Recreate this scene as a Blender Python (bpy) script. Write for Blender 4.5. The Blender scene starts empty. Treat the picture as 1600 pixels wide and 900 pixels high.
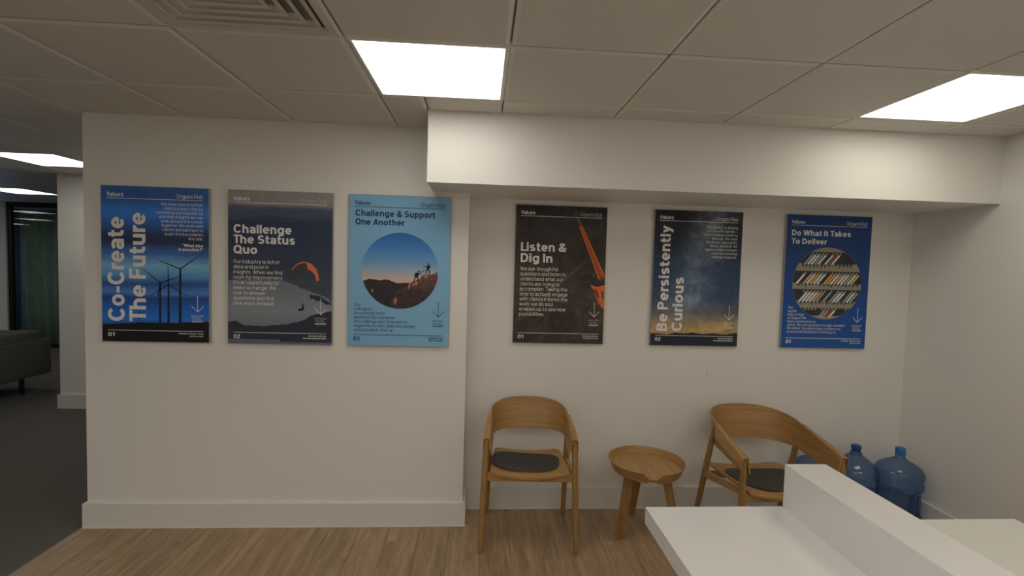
import bpy, bmesh, math, random
from mathutils import Vector, Matrix
C = bpy.context.scene.collection
S = bpy.context.scene
PI = math.pi
rnd = random.Random(7)

# ------------------------------------------------------------------ camera
CX, CY, CZ = -0.0838, -1.8165, 1.6219
YAW, PITCH, ROLL, FPX = 0.06267, -0.04774, 0.02794, 757.8
def make_camera():
    cam = bpy.data.cameras.new('camera'); o = bpy.data.objects.new('camera', cam); C.objects.link(o)
    cy, sy, cp, sp, cr, sr = math.cos(YAW), math.sin(YAW), math.cos(PITCH), math.sin(PITCH), math.cos(ROLL), math.sin(ROLL)
    f = Vector((sy*cp, cy*cp, sp)); r = Vector((cy, -sy, 0)); u = r.cross(f)
    r2 = cr*r + sr*u; u2 = -sr*r + cr*u
    m = Matrix(((r2.x, u2.x, -f.x, CX), (r2.y, u2.y, -f.y, CY), (r2.z, u2.z, -f.z, CZ), (0, 0, 0, 1)))
    o.matrix_world = m
    cam.sensor_width = 36; cam.sensor_fit = 'HORIZONTAL'; cam.lens = 36*FPX/1600
    cam.clip_start = 0.05; cam.clip_end = 60
    S.camera = o
make_camera()

# ------------------------------------------------------------------ world, exposure
LIGHT_STRENGTH = 5.0
w = bpy.data.worlds.new('world'); S.world = w; w.use_nodes = True
w.node_tree.nodes['Background'].inputs[0].default_value = (0.25, 0.3, 0.4, 1)
w.node_tree.nodes['Background'].inputs[1].default_value = 0.05
S.view_settings.view_transform = 'Standard'; S.view_settings.look = 'None'
S.view_settings.exposure = 0.06; S.view_settings.gamma = 1.0
try: S.view_settings.use_curve_mapping = False
except Exception: pass

# ------------------------------------------------------------------ room numbers (metres)
H = 2.425            # ceiling
YL, YB, YA = 1.1365, 0.7931, 1.348   # left wall face, bulkhead face, alcove wall face
XL, XLR, XR = -2.379, -0.169, 2.856
ZB, XB, HB, TB = 2.046, -0.386, 0.147, 0.018
YN = -4.2            # wall behind the camera
XW = -18.2            # far left wall
YF = 6.8             # glazed partition

# ------------------------------------------------------------------ material helpers
def lin(c):
    c = c/255.0
    return c/12.92 if c <= 0.04045 else ((c+0.055)/1.055)**2.4
def rgb(r, g, b, k=1.0):
    return (min(1, lin(r)*k), min(1, lin(g)*k), min(1, lin(b)*k), 1)
def new_mat(name):
    m = bpy.data.materials.new(name); m.use_nodes = True
    nt = m.node_tree; b = nt.nodes['Principled BSDF']
    return m, nt, b
def N(nt, kind, **kw):
    n = nt.nodes.new(kind)
    for k, v in kw.items(): setattr(n, k, v)
    return n
def simple(name, col, rough=0.5, metal=0.0, spec=0.5, noise=None, bump=None, coat=0):
    """plain material with optional colour mottling (scale, amount) and bump (scale, distance)"""
    m, nt, b = new_mat(name)
    b.inputs['Base Color'].default_value = col
    b.inputs['Roughness'].default_value = rough
    b.inputs['Metallic'].default_value = metal
    b.inputs['Specular IOR Level'].default_value = spec
    b.inputs['Coat Weight'].default_value = coat
    tc = N(nt, 'ShaderNodeTexCoord')
    if noise:
        n = N(nt, 'ShaderNodeTexNoise'); n.inputs['Scale'].default_value = noise[0]; n.inputs['Detail'].default_value = 5
        nt.links.new(tc.outputs['Object'], n.inputs['Vector'])
        r = N(nt, 'ShaderNodeMapRange'); r.inputs[3].default_value = 1-noise[1]; r.inputs[4].default_value = 1+noise[1]
        nt.links.new(n.outputs['Fac'], r.inputs[0])
        mx = N(nt, 'ShaderNodeVectorMath', operation='SCALE'); mx.inputs[0].default_value = col[:3]
        nt.links.new(r.outputs[0], mx.inputs['Scale']); nt.links.new(mx.outputs[0], b.inputs['Base Color'])
    if bump:
        n = N(nt, 'ShaderNodeTexNoise'); n.inputs['Scale'].default_value = bump[0]; n.inputs['Detail'].default_value = 3
        nt.links.new(tc.outputs['Object'], n.inputs['Vector'])
        bp = N(nt, 'ShaderNodeBump'); bp.inputs['Distance'].default_value = bump[1]; bp.inputs['Strength'].default_value = 0.6
        nt.links.new(n.outputs['Fac'], bp.inputs['Height']); nt.links.new(bp.outputs[0], b.inputs['Normal'])
    return m
def wood(name, ca, cb, stretch, rough=0.45, scale=1.0, island=False):
    """grain: noise squeezed across the grain, colours ca..cb; stretch = (x,y,z) noise frequencies"""
    m, nt, b = new_mat(name)
    tc = N(nt, 'ShaderNodeTexCoord'); oi = N(nt, 'ShaderNodeObjectInfo')
    mp = N(nt, 'ShaderNodeMapping'); mp.inputs['Scale'].default_value = [s*scale for s in stretch]
    nt.links.new(tc.outputs['Object'], mp.inputs['Vector'])
    ml = N(nt, 'ShaderNodeMath', operation='MULTIPLY'); ml.inputs[1].default_value = 40
    nt.links.new(oi.outputs['Random'], ml.inputs[0])
    cx = N(nt, 'ShaderNodeCombineXYZ')
    for i in range(3): nt.links.new(ml.outputs[0], cx.inputs[i])
    nt.links.new(cx.outputs[0], mp.inputs['Location'])
    n1 = N(nt, 'ShaderNodeTexNoise'); n1.inputs['Scale'].default_value = 1; n1.inputs['Detail'].default_value = 6; n1.inputs['Roughness'].default_value = 0.6; n1.inputs['Distortion'].default_value = 0.6
    nt.links.new(mp.outputs[0], n1.inputs['Vector'])
    n2 = N(nt, 'ShaderNodeTexNoise'); n2.inputs['Scale'].default_value = 4.5; n2.inputs['Detail'].default_value = 3
    nt.links.new(mp.outputs[0], n2.inputs['Vector'])
    ad = N(nt, 'ShaderNodeMath', operation='MULTIPLY_ADD'); ad.inputs[1].default_value = 0.35
    nt.links.new(n2.outputs['Fac'], ad.inputs[0]); nt.links.new(n1.outputs['Fac'], ad.inputs[2])
    cr = N(nt, 'ShaderNodeValToRGB'); cr.color_ramp.elements[0].position = 0.45; cr.color_ramp.elements[1].position = 0.9
    cr.color_ramp.elements[0].color = ca; cr.color_ramp.elements[1].color = cb
    nt.links.new(ad.outputs[0], cr.inputs[0])
    if island:
        mr = N(nt, 'ShaderNodeMapRange'); mr.inputs[3].default_value = 0.95; mr.inputs[4].default_value = 1.05
        nt.links.new(oi.outputs['Random'], mr.inputs[0])
        vm = N(nt, 'ShaderNodeVectorMath', operation='SCALE'); nt.links.new(cr.outputs[0], vm.inputs[0]); nt.links.new(mr.outputs[0], vm.inputs['Scale'])
        nt.links.new(vm.outputs[0], b.inputs['Base Color'])
    else:
        nt.links.new(cr.outputs[0], b.inputs['Base Color'])
    b.inputs['Roughness'].default_value = rough
    bp = N(nt, 'ShaderNodeBump'); bp.inputs['Distance'].default_value = 0.0006; bp.inputs['Strength'].default_value = 0.5
    nt.links.new(ad.outputs[0], bp.inputs['Height']); nt.links.new(bp.outputs[0], b.inputs['Normal'])
    return m
def emit(name, col, strength):
    m = bpy.data.materials.new(name); m.use_nodes = True; nt = m.node_tree
    nt.nodes.clear(); e = N(nt, 'ShaderNodeEmission'); o = N(nt, 'ShaderNodeOutputMaterial')
    e.inputs[0].default_value = col; e.inputs[1].default_value = strength
    nt.links.new(e.outputs[0], o.inputs[0]); return m

WALL = simple('wall_paint', (0.87, 0.86, 0.835, 1), 0.55, spec=0.3, bump=(260, 0.0004))
TRIM = simple('trim_paint', (0.82, 0.81, 0.79, 1), 0.35, noise=(6, 0.01))
TILE = simple('ceiling_tile_paint', (0.72, 0.695, 0.645, 1), 0.5, spec=0.3, noise=(3, 0.01), bump=(500, 0.0002))
TILERIM_LIT = simple('ceiling_tile_rim_lit', (0.81, 0.785, 0.735, 1), 0.45, spec=0.3, noise=(3, 0.01))  # plain rim lightened: the light its slope catches put into the colour
TEE_SHADE = simple('ceiling_tee_shade', (0.25, 0.24, 0.22, 1), 0.5, noise=(3, 0.01))  # tees darkened: the shade inside the tile grooves put into the colour
CARPET = simple('charcoal_carpet', (0.17, 0.165, 0.15, 1), 0.95, spec=0.1, noise=(90, 0.55), bump=(420, 0.004))
GROUT = simple('floor_underlay', (0.10, 0.07, 0.045, 1), 0.9, noise=(9, 0.05))
PLANK = wood('oak_vinyl', (0.27, 0.180, 0.100, 1), (0.53, 0.375, 0.228, 1), (22, 1.8, 22), 0.42, island=True)
OAKX = wood('oak_grain_across', (0.32, 0.17, 0.055, 1), (0.50, 0.30, 0.115, 1), (3, 3, 60), 0.42)
OAKZ = wood('oak_grain_upright', (0.27, 0.145, 0.047, 1), (0.44, 0.26, 0.10, 1), (60, 60, 3), 0.42)
OAKY = wood('oak_grain_along', (0.36, 0.195, 0.068, 1), (0.54, 0.33, 0.13, 1), (45, 3, 45), 0.42)
FELT = simple('charcoal_felt', (0.085, 0.080, 0.076, 1), 0.95, spec=0.15, noise=(300, 0.25), bump=(900, 0.001))
GLOSS = simple('white_gloss_laminate', (0.90, 0.89, 0.88, 1), 0.13, spec=0.5, noise=(1.5, 0.008))
QUARTZ = simple('white_speckled_worktop', (0.84, 0.83, 0.78, 1), 0.4, noise=(220, 0.05))
ALU = simple('grey_frame_edge', (0.42, 0.41, 0.39, 1), 0.4, metal=0.3, noise=(30, 0.03))
BLACK = simple('black_metal', (0.012, 0.012, 0.013, 1), 0.4, noise=(20, 0.05))
SOFA = simple('grey_sofa_fabric', (0.175, 0.17, 0.155, 1), 0.95, spec=0.1, noise=(150, 0.2), bump=(700, 0.001))
DARK = simple('dark_void', (0.02, 0.02, 0.02, 1), 0.9, noise=(5, 0.1))
CURT = simple('dark_curtain', (0.50, 0.60, 0.54, 1), 0.9, noise=(8, 0.3))
PANEL_ON = emit('lit_diffuser', (1.0, 0.94, 0.835, 1), LIGHT_STRENGTH)
PANEL_WARM = emit('lit_diffuser_warm', (1.0, 0.93, 0.78, 1), LIGHT_STRENGTH*0.93)

# ------------------------------------------------------------------ object helpers
def link(name, me, parent=None, mat=None, loc=None):
    o = bpy.data.objects.new(name, me); C.objects.link(o)
    if parent is not None: o.parent = parent
    if loc is not None: o.location = loc
    if mat is not None and len(me.materials) == 0: me.materials.append(mat)
    return o
def empty(name, loc=(0, 0, 0), rz=0.0):
    o = bpy.data.objects.new(name, None); C.objects.link(o); o.location = loc; o.rotation_euler = (0, 0, rz)
    o.empty_display_size = 0.1
    return o
def tag(o, label=None, cat=None, group=None, kind=None):
    if label: o['label'] = label
    if cat: o['category'] = cat
    if group: o['group'] = group
    if kind: o['kind'] = kind
    return o
class MB:
    """collects geometry, then links it as ONE mesh object"""
    def __init__(s): s.bm = bmesh.new()
    def poly(s, pts):
        vs = [s.bm.verts.new(p) for p in pts]
        try: s.bm.faces.new(vs)
        except ValueError: pass
    def box(s, x0, x1, y0, y1, z0, z1, bev=0.0, seg=2):
        r = bmesh.ops.create_cube(s.bm, size=1.0)
        vs = r['verts']
        for v in vs:
            v.co = Vector((x0 if v.co.x < 0 else x1, y0 if v.co.y < 0 else y1, z0 if v.co.z < 0 else z1))
        if bev > 0:
            es = {e for v in vs for e in v.link_edges}
            bmesh.ops.bevel(s.bm, geom=list(es), offset=bev, segments=seg, affect='EDGES', profile=0.5)
        return s
    def prism(s, pts, axis, a, b):
        """extrude a 2-D outline along axis from a to b; the outline gives the other two coordinates in order"""
        def P(p, t):
            if axis == 'z': return (p[0], p[1], t)
            if axis == 'y': return (p[0], t, p[1])
            return (t, p[0], p[1])
        lo = [s.bm.verts.new(P(p, a)) for p in pts]; hi = [s.bm.verts.new(P(p, b)) for p in pts]
        n = len(pts)
        s.bm.faces.new(lo[::-1]); s.bm.faces.new(hi)
        for i in range(n): s.bm.faces.new((lo[i], lo[(i+1) % n], hi[(i+1) % n], hi[i]))
        return s
    def tube(s, path, radii, n=16, sx=1.0, caps=True):
        """round tube through points with a radius at each"""
        path = [Vector(p) for p in path]; rings = []
        for i, p in enumerate(path):
            t = (path[min(i+1, len(path)-1)]-path[max(i-1, 0)]).normalized()
            a = t.cross(Vector((0, 1, 0))) if abs(t.y) < 0.9 else t.cross(Vector((1, 0, 0)))
            a.normalize(); b = t.cross(a).normalized()
            rings.append([s.bm.verts.new(p+(a*math.cos(2*PI*k/n)*sx+b*math.sin(2*PI*k/n))*radii[i]) for k in range(n)])
        for i in range(len(rings)-1):
            for k in range(n): s.bm.faces.new((rings[i][k], rings[i][(k+1) % n], rings[i+1][(k+1) % n], rings[i+1][k]))
        if caps: s.bm.faces.new(rings[0][::-1]); s.bm.faces.new(rings[-1])
        return s
    def grid(s, f, nu, nv, closed_u=False):
        """surface from f(i,j) -> point"""
        V = [[s.bm.verts.new(f(i, j)) for j in range(nv)] for i in range(nu)]
        for i in range(nu if closed_u else nu-1):
            for j in range(nv-1):
                a, b = V[i], V[(i+1) % nu]
                s.bm.faces.new((a[j], b[j], b[j+1], a[j+1]))
        return V
    def build(s, name, mat, parent=None, loc=None, smooth=False, angle=35):
        bmesh.ops.remove_doubles(s.bm, verts=s.bm.verts, dist=1e-6)
        bmesh.ops.recalc_face_normals(s.bm, faces=s.bm.faces)
        me = bpy.data.meshes.new(name); s.bm.to_mesh(me); s.bm.free()
        if isinstance(mat, (list, tuple)):
            for m in mat: me.materials.append(m)
        else: me.materials.append(mat)
        if smooth:
            me.polygons.foreach_set('use_smooth', [True]*len(me.polygons))
            me.set_sharp_from_angle(angle=math.radians(angle))
        return link(name, me, parent, None, loc)
def struct(o): o['kind'] = 'structure'; return o
# ================================================================== the room shell
def wall(name, x0, x1, y0, y1, z0, z1, mat=WALL):
    return struct(MB().box(x0, x1, y0, y1, z0, z1).build(name, mat))
wall('wall_left', XL, XLR, YL, 1.55, 0, H+0.02)
w_alc = wall('wall_alcove', XLR, XR, YA, 1.55, 0, H+0.02)
wall('wall_right', XR, XR+0.12, YN, 1.55, 0, H+0.02)
wall('wall_back', XW, XR, YN-0.12, YN, 0, H+0.02)
wall('wall_far_left', XW-0.12, XW, YN, 8.2, 0, H+0.02)
struct(MB().prism([(XB, YB), (XR, YB), (XR, YA), (XLR, YA), (XLR, YL), (XB, YL)], 'z', ZB, H+0.02).build('wall_bulkhead', WALL))
# column standing in the room behind
wall('wall_pillar', -4.43, -3.2, 3.45, 4.3, 0, H+0.02)
wall('wall_rear_right', -2.5, -2.38, 1.55, 8.2, 0, H+0.02)
wall('wall_beyond', -10.2, -2.5, 8.2, 8.3, 0, H+0.02, DARK)
# a hair-thin scuff on the alcove wall under the night-sky picture
m = MB(); pts = []
for i in range(9):
    a = math.radians(140+i*10); pts.append((1.512+0.06*math.cos(a), YA-0.0006, 0.925+0.045*math.sin(a)))
m.tube(pts, [0.0008]*9, 6); m.build('scuff_mark', simple('scuff', (0.16, 0.15, 0.13, 1), 0.8, noise=(40, 0.1)), w_alc)

def baseboard(name, outline):
    """outline: plan polygon, chamfered a little along the top by a thinner upper lip"""
    m = MB(); m.prism(outline, 'z', 0, HB)
    bm = m.bm
    es = [e for e in bm.edges if abs(e.verts[0].co.z-HB) < 1e-6 and abs(e.verts[1].co.z-HB) < 1e-6]
    bmesh.ops.bevel(bm, geom=es, offset=0.0025, segments=2, affect='EDGES', profile=0.5)
    return struct(m.build(name, TRIM))
def base_strip(name, x0, x1, y0, y1): return baseboard(name, [(x0, y0), (x1, y0), (x1, y1), (x0, y1)])
baseboard('baseboard_left', [(XL-TB, 1.55), (XL-TB, YL-TB), (XLR+TB, YL-TB), (XLR+TB, YA-TB), (XLR, YA-TB), (XLR, YL), (XL, YL), (XL, 1.55)])
base_strip('baseboard_alcove', XLR+TB, XR-TB, YA-TB, YA)
base_strip('baseboard_right', XR-TB, XR, YN, YA)
base_strip('baseboard_pillar', -4.43-TB, -3.2, 3.45-TB, 3.45)
base_strip('baseboard_back', XW, XR-TB, YN, YN+TB)
# white caulk line where the boards meet the vinyl floor
CAULK = simple('white_caulk', (0.86, 0.84, 0.80, 1), 0.4, noise=(30, 0.01))
struct(MB().box(XL-TB-0.002, XLR+TB+0.002, YL-TB-0.004, YL-TB, 0, 0.005).build('trim_1', CAULK))
struct(MB().box(XLR+TB, XR-TB, YA-TB-0.004, YA-TB, 0, 0.005).build('trim_2', CAULK))
struct(MB().box(-2.409, -2.403, YN, YL-TB, -0.001, 0.0015).build('trim_3', simple('edge_strip', (0.42, 0.30, 0.2, 1), 0.4, noise=(20, 0.05))))

# ------------------------------------------------------------------ floors
struct(MB().box(XW, XR+0.1, YN, 8.3, -0.06, -0.004).build('floor', GROUT))
fl_c = MB(); fl_c.prism([(XW, YN), (-2.409, YN), (-2.409, YL), (XL+0.05, YL), (XL+0.05, 8.2), (XW, 8.2)], 'z', -0.004, 0.0)
struct(fl_c.build('floor_carpet', CARPET))
floor_w = struct(MB().box(-2.403, XR, YN, YA, -0.005, -0.0035).build('floor_vinyl', GROUT))
PW, PL = 0.18, 1.22
def plank_mesh(wd, ln):
    b = MB(); g = 0.0005; c = 0.0012
    b.box(g, wd-g, g, ln-g, -0.0035, -c)
    # bevelled top
    b.grid(lambda i, j: ((g if i in (0,) else c+g if i == 1 else wd-g-c if i == 2 else wd-g), (g if j == 0 else g+c if j == 1 else ln-g-c if j == 2 else ln-g), (0 if i in (1, 2) and j in (1, 2) else -c)), 4, 4)
    o = b.build('plank', PLANK); me = o.data; bpy.data.objects.remove(o); return me
cache = {}
x = -2.403; r = 0
while x < XR-0.001:
    wd = min(PW, XR-x); off = (r*0.43) % 1.0 * PL
    y = YA-TB
    first = True
    while y > -2.3:
        ln = off if first and off > 0.15 else PL
        first = False
        key = (round(wd, 3), round(ln, 3))
        if key not in cache: cache[key] = plank_mesh(wd, ln)
        link('plank', cache[key], floor_w, None, (x, y-ln, 0)); y -= ln
    x += PW; r += 1

# ------------------------------------------------------------------ suspended ceiling
ceiling = struct(MB().box(XW, XR+0.12, YN, 8.3, H+0.012, H+0.05).build('ceiling', TEE_SHADE))
def tile_mesh(x0, x1, y0, y1):
    """dished metal tile: flat face a little below the grid, sloping rim all round; coordinates local to the cell corner"""
    b = MB(); g = 0.0042; s = 0.016; d = 0.0065
    xs = [x0+g, x0+g+s, x1-g-s, x1-g]; ys = [y0+g, y0+g+s, y1-g-s, y1-g]
    if x1-x0 < 0.06 or y1-y0 < 0.06: xs = [x0+g, x0+g+0.003, x1-g-0.003, x1-g]; ys = [y0+g, y0+g+0.003, y1-g-0.003, y1-g]
    b.grid(lambda i, j: (xs[i], ys[j], -d if i in (1, 2) and j in (1, 2) else -0.0005), 4, 4)
    b.grid(lambda i, j: (xs[0] if i == 0 else xs[3], ys[0] if j == 0 else ys[3], 0.011), 2, 2)
    for (ax, ay, bx, by) in ((0, 0, 3, 0), (3, 0, 3, 3), (3, 3, 0, 3), (0, 3, 0, 0)):
        b.poly([(xs[ax], ys[ay], 0.011), (xs[bx], ys[by], 0.011), (xs[bx], ys[by], -0.0005), (xs[ax], ys[ay], -0.0005)])
    o = b.build('ceiling_tile', [TILE, TILERIM_LIT]); me = o.data
    for p_ in me.polygons: p_.material_index = 0 if p_.center.z < -d+1e-4 else 1
    me = o.data; bpy.data.objects.remove(o); return me
tcache = {}
G = 0.6
LIGHT_CELLS = {(-1, 0), (3, 0)} | {(i, j) for i in (-7, -5, -3, -1, 1, 3) for j in (-3, -6)} | {(-9, -6), (-11, -6)}
VENT_CELL = (-2, -1)
def obstacles(x0, x1, y0, y1):
    """clip a cell to the open part of the ceiling; returns rectangles"""
    out = [(x0, x1, y0, y1)]
    blocks = [(XL, XR+1, YL, 1.55), (XB, XR+1, YB, YL+0.01), (-4.43, -3.2, 3.45, 4.3), (-2.5, XR+1, 1.5, 9)]
    for bx0, bx1, by0, by1 in blocks:
        nxt = []
        for a0, a1, c0, c1 in out:
            if a1 <= bx0 or a0 >= bx1 or c1 <= by0 or c0 >= by1: nxt.append((a0, a1, c0, c1)); continue
            if a0 < bx0: nxt.append((a0, bx0, c0, c1))
            if a1 > bx1: nxt.append((bx1, a1, c0, c1))
            if c0 < by0: nxt.append((max(a0, bx0), min(a1, bx1), c0, by0))
            if c1 > by1: nxt.append((max(a0, bx0), min(a1, bx1), by1, c1))
        out = nxt
    return out
far = MB(); ntile = 0
EXTRA_LIGHTS = [(-3.85, 2.66), (-6.22, 5.04), (-6.25, 2.66), (-3.85, 5.04), (-9.2, 5.04), (-8.6, 2.66), (-11.2, 2.66), (-13.8, 0.3), (-16.6, -2.1)]
for i in range(-30, 5):
    for j in range(-6, 11):
        x0, y0 = i*G, j*G
        if (i, j) == VENT_CELL: continue
        if (i, j) in LIGHT_CELLS: continue
        x1, y1 = min(x0+G, XR), y0+G
        if x1-x0 < 0.03: continue
        near = (j <= 5 and j >= -3 and i >= -8)
        for (a0, a1, c0, c1) in obstacles(x0, x1, y0, y1):
            if a1-a0 < 0.02 or c1-c0 < 0.02: continue
            hit = any(a0 < lx+0.3 and a1 > lx-0.3 and c0 < ly+0.3 and c1 > ly-0.3 for lx, ly in EXTRA_LIGHTS)
            if near:
                key = tuple(round(v, 3) for v in (a0-x0, a1-x0, c0-y0, c1-y0))
                if key not in tcache: tcache[key] = tile_mesh(*key)
                link('ceiling_tile', tcache[key], ceiling, None, (x0, y0, H)); ntile += 1
            else:
                far.box(a0+0.004, a1-0.004, c0+0.004, c1-0.004, H-0.006, H+0.011)
o = far.build('far_tile', TILE, ceiling); o['kind'] = 'stuff'

def make_light():
    t = empty('ceiling_light')
    f = MB(); a, b_ = 0.297, 0.279
    # square rim: outer slope, flat flange, inner step
    prof = [(a, 0.010), (a, -0.001), (a-0.006, -0.008), (b_, -0.008), (b_, 0.002)]
    def ring(i, j):
        s = [(-1, -1), (1, -1), (1, 1), (-1, 1)][i]; r_, z = prof[j]; return (s[0]*r_, s[1]*r_, z)
    f.grid(ring, 4, 5, closed_u=True)
    f.build('frame', TRIM, t)
    d = MB(); d.box(-b_, b_, -b_, b_, -0.003, 0.004); d.build('diffuser', PANEL_ON, t)
    return t
light0 = make_light(); used = [False]
def copy_thing(root):
    r = root.copy(); C.objects.link(r)
    for ch in [c for c in bpy.data.objects if c.parent == root]:
        c = ch.copy(); C.objects.link(c); c.parent = r
        for g in [q for q in bpy.data.objects if q.parent == ch]:
            q = g.copy(); C.objects.link(q); q.parent = c
    return r
def place_light(cx, cy, label, dz=0.0):
    o = light0 if not used[0] else copy_thing(light0); used[0] = True
    o.location = (cx, cy, H+dz)
    if cx > 1.5:
        for c in [c for c in bpy.data.objects if c.parent == o and c.name.startswith('diffuser')]:
            c.data = c.data.copy(); c.data.materials[0] = PANEL_WARM
    tag(o, label, 'ceiling light', 'square lit panels in the ceiling')
place_light(-0.297, 0.292, 'square lit ceiling panel in the middle, above the bulkhead\'s left end')
place_light(2.08, 0.283, 'square lit ceiling panel at the right edge of the photo')
place_light(-3.85, 2.66, 'lit ceiling panel beyond the wall corner, nearest one in the back room', -0.008)
place_light(-6.22, 5.04, 'lit ceiling panel deep in the back room, above the dark glazing', -0.008)
for cx, cy, lb in ((-9.2, 5.04, 'topmost of those mirrored in the dark glass'), (-11.2, 2.66, 'nearer middle one of those mirrored in the dark glass'), (-13.8, 0.3, 'second of those mirrored in the dark glass'), (-16.6, -2.1, 'farthest of those mirrored in the dark glass'), (-8.6, 2.66, 'added as fill beside the nearest back room panel')):  # the last one, mirrored nowhere, is added to lift the light level
    place_light(cx, cy, 'lit ceiling panel outside the photo, '+lb, -0.008)
for cy, rown in ((-1.5, 'above the camera'), (-3.3, 'behind the camera')):
    for cx, lb in ((-6.3, 'first from the left'), (-5.1, 'second from the left'), (-3.9, 'third from the left'), (-2.7, 'fourth from the left'), (-1.5, 'fifth from the left'), (-0.3, 'sixth from the left'), (0.9, 'second from the right'), (2.1, 'rightmost')):
        if cx < -4 and cy > -2: continue
        place_light(cx, cy, 'added ceiling fill panel %s, out of the photo, %s' % (rown, lb))  # unseen rows of panels added to raise the room's light level

# supply-air grille, one tile big
vent = empty('air_vent', (-0.9, -0.3, H))
tag(vent, 'square white louvred air grille in the ceiling at the top edge', 'air vent')
LOUV = simple('vent_enamel', (0.66, 0.62, 0.57, 1), 0.4, noise=(12, 0.02))
def sq_ring(name, pts, mat):
    b = MB()
    def ring(i, j):
        s = [(-1, -1), (1, -1), (1, 1), (-1, 1)][i]; r_, z = pts[j]; return (s[0]*r_, s[1]*r_, z)
    b.grid(ring, 4, len(pts), closed_u=True)
    return b.build(name, mat, vent)
sq_ring('frame', [(0.297, 0.01), (0.297, -0.002), (0.290, -0.010), (0.262, -0.010), (0.250, 0.004)], LOUV)
for k in range(5):
    r0 = 0.246-k*0.043
    # each blade slopes down and outward, folded lip at its foot
    sq_ring('louvre', [(r0-0.036, 0.026), (r0-0.013, 0.000), (r0-0.013, -0.007), (r0, -0.009), (r0+0.001, -0.004), (r0-0.0115, 0.0015), (r0-0.034, 0.027), (r0-0.036, 0.026)], LOUV)
MB().box(-0.034, 0.034, -0.034, 0.034, -0.008, 0.002, 0.001, 1).build('centre_plate', LOUV, vent)
MB().box(-0.296, 0.296, -0.296, 0.296, 0.034, 0.0395).build('plenum', DARK, vent)

# ------------------------------------------------------------------ far glazing and the room behind it
GX0, GX1 = -7.99, -2.5
struct(MB().box(GX0-0.13, GX0, YF-0.03, YF+0.1, 0, H+0.01).build('wall_post', WALL))
gl = empty('glass_partition', (GX0, YF, 0)); tag(gl, 'black framed dark glass partition at the far end of the back room', 'partition')
def b4(name, x0, x1, y0, y1, z0, z1, mat, par, bev=0): return MB().box(x0, x1, y0, y1, z0, z1, bev).build(name, mat, par)
LX = GX1-GX0
b4('top_rail', 0, LX, 0, 0.06, H-0.07, H, BLACK, gl); b4('bottom_rail', 0, LX, 0, 0.06, 0.0, 0.06, BLACK, gl)
for k in range(5): b4('mullion', k*LX/4-(0.03 if k else 0), k*LX/4+(0.03 if k < 4 else 0)+(0.03 if k == 0 else 0), 0.0, 0.06, 0.06, H-0.07, BLACK, gl)
def glass_mat(name, tint, ior=1.5):
    m = bpy.data.materials.new(name); m.use_nodes = True; nt = m.node_tree; nt.nodes.clear()
    o = N(nt, 'ShaderNodeOutputMaterial'); t = N(nt, 'ShaderNodeBsdfTransparent'); g = N(nt, 'ShaderNodeBsdfGlossy'); mx = N(nt, 'ShaderNodeMixShader'); f = N(nt, 'ShaderNodeFresnel')
    t.inputs[0].default_value = tint; g.inputs['Roughness'].default_value = 0.02; f.inputs[0].default_value = ior
    ge = N(nt, 'ShaderNodeNewGeometry'); inv = N(nt, 'ShaderNodeMath', operation='SUBTRACT'); inv.inputs[0].default_value = 1; nt.links.new(ge.outputs['Backfacing'], inv.inputs[1])
    mu = N(nt, 'ShaderNodeMath', operation='MULTIPLY'); nt.links.new(f.outputs[0], mu.inputs[0]); nt.links.new(inv.outputs[0], mu.inputs[1])
    nt.links.new(mu.outputs[0], mx.inputs[0]); nt.links.new(t.outputs[0], mx.inputs[1]); nt.links.new(g.outputs[0], mx.inputs[2]); nt.links.new(mx.outputs[0], o.inputs[0])
    return m
PANE = glass_mat('dark_pane', (0.80, 0.86, 0.84, 1), 1.7)
for k in range(4): b4('pane', k*LX/4+0.03, (k+1)*LX/4-0.03, 0.026, 0.034, 0.06, H-0.07, PANE, gl)
def curtain(x0, x1, y, label):
    n = 90
    def f(i, j):
        t = i/(n-1); xx = x0+(x1-x0)*t
        return (xx, y+0.05*math.sin(t*(x1-x0)*38)+0.02*math.sin(t*17+j), 0.02+j*(H-0.12)/3)
    b = MB(); b.grid(f, n, 4)
    o = b.build('curtain', CURT, smooth=True, angle=80)
    sm = o.modifiers.new('thickness', 'SOLIDIFY'); sm.thickness = 0.004
    tag(o, label, 'curtain')
curtain(-8.0, -5.2, 7.02, 'dim greenish curtain hanging in folds behind the dark glass partition')
# window at the extreme left of the back room with dusk light on it
wn = struct(MB().box(-10.2, GX0-0.13, YF, YF+0.06, 0, 0.5).build('window_1', WALL))
wall('wall_far', XW, -10.2, YF, YF+0.1, 0, H+0.01)
b4('window_frame', -10.2, GX0-0.13, YF, YF+0.06, 2.0, H, WALL, wn)
b4('pane', -10.2, GX0-0.13, YF+0.02, YF+0.03, 0.5, 2.0, emit('dusk_window', (0.35, 0.55, 1.0, 1), 0.9), wn)
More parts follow.
